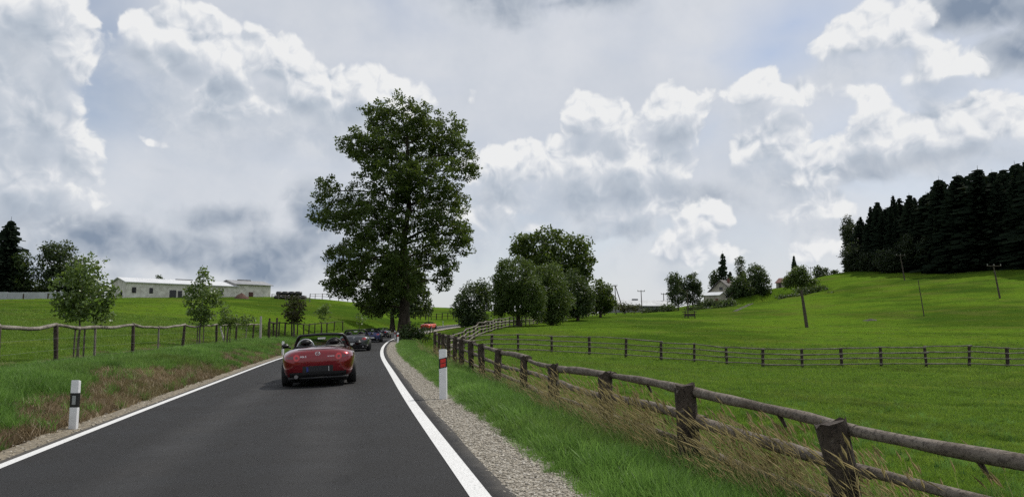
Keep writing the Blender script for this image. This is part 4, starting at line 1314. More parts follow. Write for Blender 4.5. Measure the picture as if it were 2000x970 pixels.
# black wrapped bales stacked right of the barn
M_BALE = plain('black_wrap', (0.014, 0.014, 0.016), .35, vary=.3, vscale=2.5, bump=.03, bscale=6)
BG = 'black wrapped bales stacked beside the barn'
def bale_mesh():
    bm = bmesh.new()
    bmesh.ops.create_cube(bm, size=1.0)
    bmesh.ops.scale(bm, vec=(1.22, 1.2, .86), verts=bm.verts)
    bmesh.ops.bevel(bm, geom=list(bm.edges), offset=.13, segments=2, affect='EDGES')
    me = bpy.data.meshes.new('bale'); bm.to_mesh(me); bm.free()
    me.polygons.foreach_set('use_smooth', [True] * len(me.polygons)); me.materials.append(M_BALE)
    return me
bme = bale_mesh()
rows = [(0, [543, 555.5, 568, 580.5, 593]), (1, [546, 558.5, 571, 583.5])]
ordn = ['first', 'second', 'third', 'fourth', 'fifth']
lvl = ['bottom', 'top']
for r_, xs in rows:
    for k, px in enumerate(xs):
        b_ = ground_at(px, 152)
        o = bpy.data.objects.new('wrapped_bale', bme); link(o)
        zb = ground_at(568, 152).z - .1
        o.location = (b_.x, b_.y + rnd.uniform(-.1, .1), zb + .45 + r_ * .84)
        o.rotation_euler = (0, 0, rnd.uniform(-.08, .08))
        tag(o, '%s black wrapped bale from the barn in the %s layer of the stack' % (ordn[k], lvl[r_]), 'bale', BG)
fp = [((px - 1000) / FPX * 149.5, 149.5) for px in (532, 545, 558, 571, 584, 597, 606)]
fence('board_fence', 'low grey board fence in front of the black bales', fp, .95, (.9, .5), (M_POLE_GREY, M_POLE_GREY), post_r=.08, rail_r=.06, seed=15, fine=5)

# farmhouse with gable to us, lean-to and shed on the right
A_ = P(1386, 584, 204); B_ = P(1432, 583, 200)
zz = min(gz(A_.x, A_.y), gz(B_.x, B_.y)); A_.z = B_.z = zz
root = empty('farmhouse', (A_.x, A_.y, zz), math.atan2(B_.y - A_.y, B_.x - A_.x)); tag(root, 'cream farmhouse with a steep dark gable facing us', 'house')
Wd = (B_ - A_).length
eave = P(1386, 570, 204).z - zz; apex = P(1407, 548, 202).z - zz
mb = MB(); dp = 11.0
mb.add([(0, 0, -1), (Wd, 0, -1), (Wd, dp, -1), (0, dp, -1), (0, 0, eave), (Wd, 0, eave), (Wd, dp, eave), (0, dp, eave), (Wd / 2, 0, apex), (Wd / 2, dp, apex)], [(0, 1, 5, 8, 4), (2, 3, 7, 9, 6), (1, 2, 6, 5), (3, 0, 4, 7)])
mb.build('wall', M_PLASTER2, root)
mb = MB(); ov = .6; sl = (apex - eave) / (Wd / 2)
vs = []
for y in (-.7, dp + .5):
    for x, z in ((-ov, eave - ov * sl), (Wd / 2, apex), (Wd + ov, eave - ov * sl)):
        vs.append((x, y, z + .05))
    for x, z in ((-ov, eave - ov * sl), (Wd / 2, apex), (Wd + ov, eave - ov * sl)):
        vs.append((x, y, z + .3))
mb.add(vs, [(0, 6, 7, 1), (1, 7, 8, 2), (3, 4, 10, 9), (4, 5, 11, 10), (0, 3, 9, 6), (2, 8, 11, 5), (0, 1, 4, 3), (1, 2, 5, 4), (6, 9, 10, 7), (7, 10, 11, 8)])
rf = mb.build('roof', M_ROOFD, root)
mb = MB(); mb.box((Wd * .62, 4, apex + .2), (.6, .6, 1.4)); mb.build('chimney', M_ROOFR, rf)
for x, z, w, h, m_ in ((Wd * .48, 1.9, 1.6, 1.4, M_DARKWOOD), (Wd * .50, apex - 2.2, .9, .8, M_DARKWIN), (Wd * .75, 1.7, 1.1, 1.0, M_DARKWIN)):
    mb = MB(); mb.box((x, -.03, z), (w, .12, h)); f_ = mb.build('window', m_, root)
    mb = MB(); mb.box((x, -.10, z), (w * .8, .02, h * .8)); mb.build('pane', M_DARKWIN, f_)
mb = MB(); mb.box((Wd * .42, -.03, .7), (1.3, .12, 2.2)); mb.build('door', M_DARKWIN, root)
A_ = ground_at(1374, 199); B_ = ground_at(1404, 196)
sh_ = Building('lean_to', 'low white-roofed outbuilding in front of the farmhouse', 'shed', A_, B_, 4.2, .8)
hh_ = P(1374, 577, 199).z - A_.z
sh_.wall(0, sh_.L, max(1.2, hh_), M_PLASTER2); sh_.roof(0, sh_.L, max(1.2, hh_), M_ROOFW, over=.3)
sh_.opening('door', sh_.L * .85, 0, .9, 1.2, M_ROOFR)
A_ = ground_at(1516, 214); B_ = ground_at(1531, 212)
sh2 = Building('little_shed', 'little shed with dark red-brown roof on the right skyline', 'shed', A_, B_, 4.0, 1.3)
hh_ = P(1516, 552, 214).z - A_.z
sh2.wall(0, sh2.L, hh_, M_PLASTER2); sh2.roof(0, sh2.L, hh_, M_ROOFR, over=.3); sh2.opening('door', sh2.L * .5, 0, .8, 1.4, M_DARKWOOD)
A_ = ground_at(1206, 182); B_ = ground_at(1312, 186)
sh3 = Building('farm_shed', 'long low grey shed with pale roof beyond the paddock', 'shed', A_, B_, 9.0, 1.5)
hh_ = P(1258, 594, 184).z - (A_.z + B_.z) / 2
sh3.wall(0, sh3.L, hh_, M_GREYWALL); sh3.roof(0, sh3.L, hh_, plain('dull_pale_roof', (0.40, 0.41, 0.42), .7, vary=.15, vscale=.5), over=.4)
for k in (.3, .55, .8): sh3.opening('window', sh3.L * k, hh_ - 1.1, .9, .6, M_DARKWOOD, inner=M_DARKWIN)
mb = MB(); mb.box((sh3.L * .45, sh3.dep / 2, hh_ + sh3.rise + .3), (1.5, .6, .35)); mb.build('ridge_vent', M_ROOFG, sh3.root)

# ------------------------------------------------------------------ power poles
M_POLE = plain('pole_wood', (0.075, 0.062, 0.05), .85, vary=.3, vscale=4, spec=.2)
M_INS = plain('insulator', (0.30, 0.30, 0.29), .4)
PG = 'wooden power poles'
def pole(label, px, py, d, pxt, pyt, r=.12, arm=0.0, twin=False, ytop=0.0):
    b_ = P(px, py, d); b_.z = gz(b_.x, b_.y)
    t_ = P(pxt, pyt, d + ytop)
    root = empty('power_pole', b_)
    v = t_ - b_
    mb = MB(); mb.tube([v * -.06, v * .5, v], [r * 1.15, r, r * .75], 8); mb.build('shaft', M_POLE, root)
    if twin:
        mb = MB(); mb.tube([Vector((2.2, .3, -.4)), v * .98 + Vector((.1, .2, 0))], [r * 1.1, r * .8], 8); mb.build('brace', M_POLE, root)
    if arm:
        c = v * .965
        mb = MB(); mb.box((c.x, c.y - r, c.z), (arm, .12, .14)); a_ = mb.build('crossarm', M_POLE, root)
        for k in (-.46, 0, .46):
            mb = MB(); mb.tube([(c.x + k * arm, c.y - r, c.z + .06), (c.x + k * arm, c.y - r, c.z + .34)], [.05, .08], 6); mb.build('insulator', M_INS, a_)
    return tag(root, label, 'pole', PG)
pole('thick dark pole leaning on the open slope below the yellow-green tree', 1576, 640, 98, 1565, 566, r=.22)
pole('thin bare pole alone in the middle of the right hillside', 1805, 617, 112, 1793, 546, r=.07)
pole('cross-armed pole standing nearest the right picture edge', 1953, 582, 130, 1940, 517, r=.14, arm=2.6)
pole('cross-armed pole just below the spruce wood', 1767, 548, 185, 1758, 497, r=.14, arm=2.4)
pole('double-legged pole beside the last tree of the clump', 1203, 600, 172, 1201, 556, r=.12, twin=True, arm=1.0)
pole('cross-armed pole before the grey farm shed', 1254, 606, 176, 1252, 567, r=.11, arm=1.8)
pole('short pole above the roof of the grey farm shed', 1297, 600, 190, 1296, 573, r=.12, arm=1.4)
pole('slim pole with a feeding rack at its foot in the paddock', 1344, 622, 128, 1342, 565, r=.09)
pole('small distant cross-armed pole behind the yellow-green tree', 1585, 552, 226, 1583, 522, r=.1, arm=1.6)
pole('pole on the far left crest above the bend', 688, 588, 178, 688, 578, r=.06, arm=3.0)
b_ = ground_at(1346, 127)
fr = empty('feeding_rack', b_); tag(fr, 'brown wooden feeding rack beside the slim paddock pole', 'feeder')
for k in (-.9, .9):
    mb = MB(); mb.tube([(k, 0, -.2), (k * .9, 0, 1.3)], [.09, .08], 6); mb.build('leg', M_POST, fr)
for z in (.75, 1.1):
    mb = MB(); mb.tube([(-1.3, -.08, z), (1.2, -.08, z + .05)], [.07, .07], 6); mb.build('bar', M_POST, fr)
mb = MB(); mb.box((0, .3, .55), (1.7, .7, .35)); mb.build('trough', M_DARKWOOD, fr)

# wheel tracks up the slope to the farm
for k in (0, 1):
    tr = [P(1432 + k * 5, 612, 146), P(1450 + k * 6, 602, 160), P(1466 + k * 6, 594, 172), P(1482 + k * 4, 588, 182)]
    cpts = catmull([(p_.x, p_.y) for p_ in tr], 1.0)
    vs, qs = [], []
    for i, c in enumerate(cpts):
        w_ = .22
        vs += [(c[0] - w_, c[1], gz(c[0] - w_, c[1]) + .03), (c[0] + w_, c[1], gz(c[0] + w_, c[1]) + .03)]
    qs = [(2 * i, 2 * i + 1, 2 * i + 3, 2 * i + 2) for i in range(len(cpts) - 1)]
    tag(obj('path', np_mesh('path', np.array(vs), quads=np.array(qs)), plain('rut', (0.04, 0.035, 0.022), .95, vary=.4, vscale=2)), 'worn wheel rut climbing to the farmhouse', kind='structure')

# ------------------------------------------------------------------ open two-seater cars
def car_paint(name, col, metal=.35, rough=.32):
    m, N, b, out = new_mat(name)
    b.inputs['Base Color'].default_value = (*col, 1)
    b.inputs['Metallic'].default_value = metal
    b.inputs['Roughness'].default_value = rough
    b.inputs['Coat Weight'].default_value = 1.0
    b.inputs['Coat Roughness'].default_value = .04
    tc = N.n('ShaderNodeTexCoord')
    N.put(b.inputs['Roughness'], N.smooth(N.noise(tc.outputs['Object'], 3.0, 4, .6), .3, .7, rough * .85, rough * 1.2))
    return m
M_TRIM = plain('black_trim', (0.012, 0.012, 0.013), .45)
M_TYRE = plain('tyre_rubber', (0.015, 0.015, 0.015), .8, vary=.2)
M_RIM = plain('alloy', (0.35, 0.35, 0.36), .3, metal=.9)
M_SEAT = plain('black_seat', (0.016, 0.016, 0.017), .55)
M_CHROME = plain('chrome', (0.75, 0.75, 0.76), .15, metal=1.0)
M_SILVER = plain('silver_hoop', (0.40, 0.41, 0.42), .3, metal=.5)
M_LAMP = plain('tail_lamp', (0.60, 0.012, 0.016), .12, coat=1.0)
M_LAMP_DK = plain('lamp_surround', (0.10, 0.004, 0.008), .1, coat=1.0)
M_PLATE_W = plain('plate_white', (0.62, 0.62, 0.60), .5)
M_PLATE_D = plain('plate_dark', (0.010, 0.010, 0.012), .6)
M_PLATE_B = plain('plate_blue', (0.012, 0.03, 0.20), .5)
def glass_mat():
    m, N, b, out = new_mat('windscreen')
    tr = N.n('ShaderNodeBsdfTransparent'); tr.inputs[0].default_value = (.36, .45, .42, 1)
    gl = N.n('ShaderNodeBsdfGlossy'); gl.inputs['Roughness'].default_value = .03; gl.inputs[0].default_value = (.9, .95, .95, 1)
    fr = N.n('ShaderNodeFresnel'); fr.inputs[0].default_value = 1.45
    mx = N.n('ShaderNodeMixShader'); N.put(mx.inputs[0], N.math('ADD', fr.outputs[0], .04)); N.put(mx.inputs[1], tr.outputs[0]); N.put(mx.inputs[2], gl.outputs[0])
    N.put(out.inputs['Surface'], mx.outputs[0])
    return m
M_GLASS = glass_mat()

ST = [  # y, half width, bottom, shoulder, top, open cockpit
    (-1.955, .50, .30, .58, .71, 0), (-1.925, .67, .25, .655, .80, 0), (-1.84, .775, .21, .715, .872, 0), (-1.64, .838, .19, .745, .908, 0), (-1.36, .862, .19, .775, .925, 0),
    (-1.08, .866, .18, .785, .925, 0), (-.84, .852, .17, .775, .905, 0), (-.76, .846, .17, .77, .895, 1), (-.3, .835, .16, .755, .875, 1), (.2, .836, .16, .765, .885, 1), (.52, .842, .17, .775, .90, 1),
    (.60, .845, .17, .775, .905, 0), (.85, .855, .18, .77, .885, 0), (1.2, .866, .18, .745, .83, 0), (1.55, .83, .21, .66, .74, 0), (1.80, .73, .26, .56, .63, 0), (1.93, .56, .33, .48, .54, 0), (1.96, .36, .36, .45, .50, 0)]

def body_mesh():
    verts, faces = [], []
    rows = []
    for (y, w, zb, zs, zt, op) in ST:
        h = [(0, zb), (w * .78, zb), (w * .93, zb + .05), (w * .975, zb + (zs - zb) * .45), (w, zs - .07), (w * .965, zs + .03)]
        if op: h += [(w * .865, zt), (w * .80, zt - .03), (w * .78, .42), (0, .36)]
        else: h += [(w * .82, zt - .05), (w * .58, zt - .008), (w * .34, zt + .012), (0, zt + .018)]
        row = []
        n = len(h)
        prof = [(x, z) for x, z in h] + [(-x, z) for x, z in reversed(h[1:-1])]
        for x, z in prof:
            row.append(len(verts)); verts.append((x, y, z))
        rows.append(row)
    m = len(rows[0])
    for a, b in zip(rows[:-1], rows[1:]):
        for k in range(m):
            faces.append((a[k], b[k], b[(k + 1) % m], a[(k + 1) % m]))
    faces.append(tuple(rows[0])); faces.append(tuple(reversed(rows[-1])))
    me = bpy.data.meshes.new('car_body_cage'); me.from_pydata(verts, [], faces)
    bm = bmesh.new(); bm.from_mesh(me); bmesh.ops.recalc_face_normals(bm, faces=bm.faces)
    # close end caps neatly for subdivision
    bm.to_mesh(me); bm.free()
    o = bpy.data.objects.new('tmp_body', me); COL.objects.link(o)
    sub = o.modifiers.new('s', 'SUBSURF'); sub.levels = 2; sub.render_levels = 2
    cut = []
    for yy in (-1.12, 1.19):
        cb = bmesh.new()
        bmesh.ops.create_cone(cb, cap_ends=True, segments=32, radius1=.355, radius2=.355, depth=2.4, matrix=Matrix.Translation((0, yy, .30)) @ Matrix.Rotation(math.pi / 2, 4, 'Y'))
        # only the outer 0.26 m on each side is cut away
        cm_ = bpy.data.meshes.new('cut'); cb.to_mesh(cm_); cb.free()
        for side in (-1, 1):
            c2 = cm_.copy()
            co = np.empty(len(c2.vertices) * 3, np.float32); c2.vertices.foreach_get('co', co); co = co.reshape(-1, 3)
            co[:, 0] = np.where(co[:, 0] > 0, 1.2, .60) if side > 0 else np.where(co[:, 0] > 0, -.60, -1.2)
            c2.vertices.foreach_set('co', co.ravel())
            oc = bpy.data.objects.new('tmp_cut', c2); COL.objects.link(oc); cut.append(oc)
            bo = o.modifiers.new('b', 'BOOLEAN'); bo.operation = 'DIFFERENCE'; bo.object = oc; bo.solver = 'EXACT'
    dg = bpy.context.evaluated_depsgraph_get()
    ev = o.evaluated_get(dg)
    fin = bpy.data.meshes.new_from_object(ev)
    for c in cut: bpy.data.objects.remove(c)
    bpy.data.objects.remove(o)
    fin.polygons.foreach_set('use_smooth', [True] * len(fin.polygons))
    fin.set_sharp_from_angle(angle=R(50)) if hasattr(fin, 'set_sharp_from_angle') else None
    fin.name = 'car_body'
    return fin
BODY = body_mesh()
_bt = bmesh.new(); _bt.from_mesh(BODY); BVH = BVHTree.FromBMesh(_bt); _bt.free()
def rear(x, z, off=.004):
    h = BVH.ray_cast(Vector((x, -4, z)), Vector((0, 1, 0)))
    if h[0] is None: return Vector((x, -1.9, z))
    return h[0] + h[1] * off if h[1].y < 0 else h[0] - h[1] * off

def patch(mb, fx_, nx_=6, nz_=4, off=.006):
    """surface patch on the tail: fx_(u, v) gives x, z with u, v in 0..1"""
    vs = []
    for j in range(nz_ + 1):
        for i in range(nx_ + 1):
            x, z = fx_(i / nx_, j / nz_)
            vs.append(rear(x, z, off))
    fs = [(j * (nx_ + 1) + i, j * (nx_ + 1) + i + 1, (j + 1) * (nx_ + 1) + i + 1, (j + 1) * (nx_ + 1) + i) for j in range(nz_) for i in range(nx_)]
    mb.add(vs, fs, True)

def disc_patch(mb, cx, cz, r, off, rz=None, n=16):
    rz = rz or r
    vs = [rear(cx, cz, off + .004)]
    for k in range(n):
        a = 2 * math.pi * k / n
        vs.append(rear(cx + math.cos(a) * r, cz + math.sin(a) * rz, off))
    mb.add(vs, [(0, 1 + k, 1 + (k + 1) % n) for k in range(n)], True)

def rbox(c, size, bev=.04, seg=3, M=None):
    bm = bmesh.new(); bmesh.ops.create_cube(bm, size=1.0)
    bmesh.ops.scale(bm, vec=size, verts=bm.verts)
    bmesh.ops.bevel(bm, geom=list(bm.edges), offset=bev, segments=seg, affect='EDGES')
    if M is not None: bmesh.ops.transform(bm, matrix=M, verts=bm.verts)
    bmesh.ops.translate(bm, vec=c, verts=bm.verts)
    me = bpy.data.meshes.new('rbox'); bm.to_mesh(me); bm.free()
    me.polygons.foreach_set('use_smooth', [True] * len(me.polygons))
    return me

def text_mesh(txt, size):
    cu = bpy.data.curves.new('lettering', 'FONT'); cu.body = txt; cu.size = size; cu.extrude = .003; cu.align_x = 'CENTER'
    o = bpy.data.objects.new('tmp', cu); COL.objects.link(o)
    me = bpy.data.meshes.new_from_object(o.evaluated_get(bpy.context.evaluated_depsgraph_get()))
    bpy.data.objects.remove(o)
    return me

def wheel(root, x, y, s):
    Rw, wd = .305, .23
    mb = MB(); prof = [(-wd / 2, Rw * .68), (-wd / 2, Rw * .93), (-wd * .36, Rw), (wd * .36, Rw), (wd / 2, Rw * .93), (wd / 2, Rw * .68)]
    n = 28; vs = []
    for (a, r) in prof:
        for k in range(n): vs.append((a, math.cos(2 * math.pi * k / n) * r, math.sin(2 * math.pi * k / n) * r))
    fs = [(i * n + k, i * n + (k + 1) % n, (i + 1) * n + (k + 1) % n, (i + 1) * n + k) for i in range(len(prof) - 1) for k in range(n)]
    mb.add(vs, fs, True)
    w = empty('wheel', (x, y, Rw)); w.parent = root
    mb.build('tyre', M_TYRE, w)
    mb = MB(); ox = s * wd * .40
    mb.tube([(-s * wd * .3, 0, 0), (ox * .8, 0, 0)], [Rw * .68, Rw * .68], 24)
    for k in range(10):
        a = 2 * math.pi * k / 10
        M = Matrix.Rotation(a, 4, 'X')
        mb.box((ox, 0, Rw * .38), (.03, .045, Rw * .58), M)
    mb.tube([(ox * .8, 0, 0), (ox * 1.15, 0, 0)], [.06, .05], 12)
    mb.build('rim', M_RIM, w)
    return w

def build_car(label, paint, plate=M_PLATE_W, lamp_style='round', lettered=False, hoop=None, soft='black'):
    root = empty('open_sports_car', (0, 0, 0))
    tag(root, label, 'car', 'open sports cars driving in convoy')
    body = bpy.data.objects.new('body', BODY); link(body, root)
    if not BODY.materials: BODY.materials.append(paint)
    body.material_slots[0].link = 'OBJECT'; body.material_slots[0].material = paint
    # cockpit lining (dark)
    mb = MB()
    zf = .45
    mb.add([(-.66, -.80, zf), (.66, -.80, zf), (.66, .62, zf), (-.66, .62, zf)], [(0, 1, 2, 3)])
    for s in (-1, 1):
        mb.add([(s * .668, -.80, zf - .05), (s * .668, .62, zf - .05), (s * .70, .62, .865), (s * .70, -.80, .865)], [(0, 1, 2, 3)])
    mb.add([(-.66, -.79, zf), (.66, -.79, zf), (.66, -.86, .91), (-.66, -.86, .91)], [(0, 1, 2, 3)])
    mb.build('cockpit_lining', M_TRIM, root)
    # folded roof behind the seats
    obj('folded_roof', rbox((0, -.84, .915), (1.22, .30, .07), .03), M_TRIM, root)
    obj('dashboard', rbox((0, .52, .83), (1.32, .34, .18), .07), M_TRIM, root)
    for s in (-1, 1):
        obj('seat', rbox((s * .355, -.46, .74), (.46, .17, .56), .07, M=Matrix.Rotation(R(14), 4, 'X')), M_SEAT, root)
        hr = obj('headrest', rbox((s * .355, -.55, 1.035), (.25, .12, .19), .05), M_SEAT, root)
        mb = MB()
        pts = [(s * .355 + math.cos(a) * .205, -.70, .90 + math.sin(a) * .215) for a in np.linspace(0, math.pi, 13)]
        mb.tube(pts, .019, 8); mb.build('roll_hoop', hoop if (hoop and s < 0) else M_TRIM, root)
    # windscreen: frame and pane
    zb, zt, yb, yt = .885, 1.205, .66, .13
    def arch(u):           # u -1..1 across
        a = abs(u); sgn = -1 if u < 0 else 1
        return None
    side = [Vector((sg * x, y, z)) for sg, lst in ((-1, [(.705, .70, .87), (.665, .50, 1.0), (.60, .26, 1.14)]), ) for x, y, z in lst]
    top = [Vector((x, .13 + .05 * (1 - abs(x) / .54) * .6 + (.02 if abs(x) > .5 else 0), 1.20 + .018 * (1 - (x / .54) ** 2))) for x in np.linspace(-.54, .54, 7)]
    path = side + top + [Vector((-p.x, p.y, p.z)) for p in reversed(side)]
    mb = MB(); mb.tube(path, [.055, .052, .046] + [.036] * 7 + [.046, .052, .055], 8); mb.build('windscreen_frame', M_TRIM, root)
    mb = MB(); cols = 6
    lo = [Vector((x, .70 + .10 * (1 - (x / .70) ** 2), .885)) for x in np.linspace(-.69, .69, cols + 1)]
    hi = [Vector((x, .155 + .03 * (1 - (x / .54) ** 2), 1.20)) for x in np.linspace(-.545, .545, cols + 1)]
    mb.add(lo + hi, [(i, i + 1, cols + 2 + i, cols + 1 + i) for i in range(cols)], True)
    mb.build('windscreen', M_GLASS, root)
    obj('rear_view_mirror', rbox((0, .20, 1.115), (.24, .03, .065), .014), M_TRIM, root)
    mb = MB(); mb.box((0, .183, 1.115), (.20, .004, .045)); mb.build('mirror_glass', M_CHROME, root)
    for s in (-1, 1):
        mr = obj('door_mirror', rbox((s * .955, .47, .945), (.19, .10, .125), .04), M_TRIM if soft == 'black' else paint, root)
        mb = MB(); mb.tube([(s * .82, .50, .89), (s * .90, .48, .91)], [.03, .025], 6); mb.build('mirror_stalk', M_TRIM, mr)
    mb = MB()
    pts = [(-.355 + math.cos(a) * .17, .30 + math.sin(a) * .05, .86 + math.sin(a) * .16) for a in np.linspace(0, 2 * math.pi, 17)]
    mb.tube(pts, .016, 6, caps=False); mb.build('steering_wheel', M_TRIM, root)
    for s in (-1, 1):
        wheel(root, s * .77, -1.12, s); wheel(root, s * .77, 1.19, s)
    # tail: lamps, number plate, lower apron, exhaust, lettering
    for s in (-1, 1):
        if lamp_style == 'round':
            mb = MB(); patch(mb, lambda u, v: (s * (.44 + .29 * u), .70 + (v - .5) * (.10 - .055 * u) + .012 * u), 8, 3, .005)
            l_ = mb.build('tail_lamp', M_LAMP_DK, root)
            mb = MB(); disc_patch(mb, s * .485, .703, .075, .010); mb.build('lamp_lens', M_LAMP, l_)
            mb = MB(); disc_patch(mb, s * .485, .703, .028, .018); mb.build('lamp_core', M_LAMP_DK, l_)
        else:
            mb = MB(); disc_patch(mb, s * .56, .70, .115, .006, .062); l_ = mb.build('tail_lamp', M_LAMP, root)
            mb = MB(); disc_patch(mb, s * .53, .70, .05, .014, .04); mb.build('lamp_lens', M_LAMP_DK, l_)
    mb = MB()
    patch(mb, lambda u, v: ((u - .5) * 1.30, .225 + .125 * v + .02 * abs(u - .5)), 14, 3, .012)
    mb.build('rear_apron', M_TRIM, root)
    obj('underbody', rbox((0, -.2, .20), (1.40, 3.3, .16), .04), M_TRIM, root)
    obj('rear_diffuser', rbox((0, -1.80, .215), (1.30, .24, .13), .04), M_TRIM, root)
    mb = MB(); patch(mb, lambda u, v: ((u - .5) * .70, .35 + .15 * v), 6, 2, .008); mb.build('plate_recess', M_TRIM, root)
    yp = rear(0, .43, .02).y - .012
    mb = MB(); mb.box((0, yp, .425), (.52, .012, .11)); pl = mb.build('number_plate', plate, root)
    mb = MB(); mb.box((-.24, yp - .008, .425), (.04, .006, .108)); mb.build('plate_band', M_PLATE_B, pl)
    if lettered:
        mb = MB(); mb.box((.253, yp - .008, .425), (.012, .006, .108)); mb.build('plate_edge', M_PLATE_W, pl)
    for s in ((-.50,) if lettered else (-.5, .5)):
        mb = MB(); mb.tube([(s, -1.80, .265), (s, -1.955, .262)], [.042, .045], 14); ex = mb.build('exhaust_pipe', M_CHROME, root)
    mb = MB(); patch(mb, lambda u, v: ((u - .5) * .95, .878 + .008 * v), 12, 1, .004); mb.build('lid_seam', M_TRIM, root)
    # emblem: oval ring with a pair of wings
    c0 = rear(0, .785, .008)
    mb = MB(); pts = [(math.cos(a) * .055, c0.y - .004 + .02 * math.sin(a) * .5, .785 + math.sin(a) * .042) for a in np.linspace(0, 2 * math.pi, 21)]
    mb.tube(pts, .006, 6, caps=False)
    mb.tube([(-.045, c0.y - .004, .805), (-.018, c0.y - .008, .788), (0, c0.y - .01, .772), (.018, c0.y - .008, .788), (.045, c0.y - .004, .805)], [.004, .006, .008, .006, .004], 6)
    mb.build('emblem', M_CHROME, root)
    if lettered:
        for txt, x, sz, nm in (('MX-5', -.33, .062, 'lettering'), ('SKYACTIV', .31, .036, 'lettering')):
            me = text_mesh(txt, sz)
            o = obj(nm, me, M_CHROME, root)
            p_ = rear(x, .715, .01)
            o.location = (x, p_.y - .004, .702); o.rotation_euler = (R(76), 0, 0)
    return root

def place_car(root, s_y, t, roll=0.0, dyaw=0.0, sink=0.0):
    i = int(np.argmin(np.abs(CEN[:, 1] - s_y)))
    tg = TAN[i]
    p = on_road(i, t, 0.0)
    yaw = math.atan2(-tg[0], tg[1]) + dyaw
    root.location = (p.x, p.y, p.z + .002)
    root.rotation_mode = 'YXZ'
    slope = math.atan2(ROADZ[min(i + 3, len(ROADZ) - 1)] - ROADZ[max(i - 3, 0)], max(.1, 6 * np.linalg.norm(CEN[i + 1] - CEN[i]))) if i + 3 < len(CEN) else 0
    M = Matrix.Rotation(yaw, 4, 'Z') @ Matrix.Rotation(slope, 4, 'X') @ Matrix.Rotation(-math.atan(CROSS) + roll, 4, 'Y')
    root.rotation_mode = 'XYZ'
    root.rotation_euler = M.to_euler('XYZ')

RED = car_paint('deep_red_paint', (0.19, 0.0025, 0.009), .7, .20)
GREY = car_paint('dark_grey_paint', (0.045, 0.048, 0.055), .5, .3)
BLUE = car_paint('blue_paint', (0.018, 0.025, 0.11), .5, .3)
PURP = car_paint('dark_violet_paint', (0.022, 0.014, 0.038), .5, .3)
ORNG = car_paint('orange_red_paint', (0.75, 0.07, 0.018), .0, .35)
c1 = build_car('red open two-seater with black windscreen frame, nearest car on the road', RED, M_PLATE_D, 'round', True, M_SILVER)
place_car(c1, 19.0, .37, roll=R(-1.0), dyaw=R(.6))
c2 = build_car('dark grey open car directly ahead of the red one', GREY, M_PLATE_W, 'oval')
place_car(c2, 43.0, .72)
c3 = build_car('blue open car between the dark grey and the violet one', BLUE, M_PLATE_W, 'oval')
place_car(c3, 66.0, .85)
c4 = build_car('dark violet open car ahead of the blue one, entering the bend', PURP, M_PLATE_W, 'round')
place_car(c4, 86.0, .5)
c5 = build_car('orange-red open car climbing away right of the great trunk', ORNG, M_PLATE_W, 'round', soft='paint')
place_car(c5, 119.0, 0.2)

# ------------------------------------------------------------------ grass, stones (uncountable: scattered stuff)
def blade_mat(name, c1, c2, trans=.35, patch=None):
    m, N, b, out = new_mat(name)
    oi = N.n('ShaderNodeObjectInfo'); geo = N.n('ShaderNodeNewGeometry')
    f = N.math('ADD', N.math('MULTIPLY', geo.outputs['Random Per Island'], .6), N.math('MULTIPLY', oi.outputs['Random'], .4))
    col = N.mix(f, c1, c2)
    loc = oi.outputs['Location']
    # patches of paler and of darker growth across the field
    col = N.mix(N.math('MULTIPLY', N.smooth(N.noise(loc, .45, 4, .6), .48, .72), .55), col, patch or tuple(x * 1.25 for x in c2))
    col = N.mix(N.math('MULTIPLY', N.smooth(N.noise(loc, .9, 4, .6), .50, .28), .7), col, tuple(x * .55 for x in c1))
    col = N.mix(N.math('MULTIPLY', N.smooth(N.noise(loc, .16, 5, .65), .50, .66), .38), col, (0.135, 0.140, 0.036))
    N.put(b.inputs['Base Color'], col)
    b.inputs['Roughness'].default_value = .5
    b.inputs['Specular IOR Level'].default_value = .3
    tr = N.n('ShaderNodeBsdfTranslucent'); N.put(tr.inputs[0], col)
    mx = N.n('ShaderNodeMixShader'); mx.inputs[0].default_value = trans
    N.put(mx.inputs[1], b.outputs[0]); N.put(mx.inputs[2], tr.outputs[0]); N.put(out.inputs['Surface'], mx.outputs[0])
    return m
M_GRASS = blade_mat('grass_blade', (0.070, 0.158, 0.024), (0.195, 0.335, 0.070), .45)
M_SHORT = blade_mat('pasture_blade', (0.088, 0.172, 0.018), (0.20, 0.315, 0.038), .45, (0.27, 0.335, 0.055))
M_STRAW = blade_mat('straw_blade', (0.24, 0.20, 0.085), (0.46, 0.38, 0.20), .35)
M_DEAD = blade_mat('dead_blade', (0.12, 0.088, 0.048), (0.31, 0.235, 0.135), .3)
M_WEED = blade_mat('weed_leaf', (0.030, 0.085, 0.016), (0.075, 0.16, 0.035), .3)

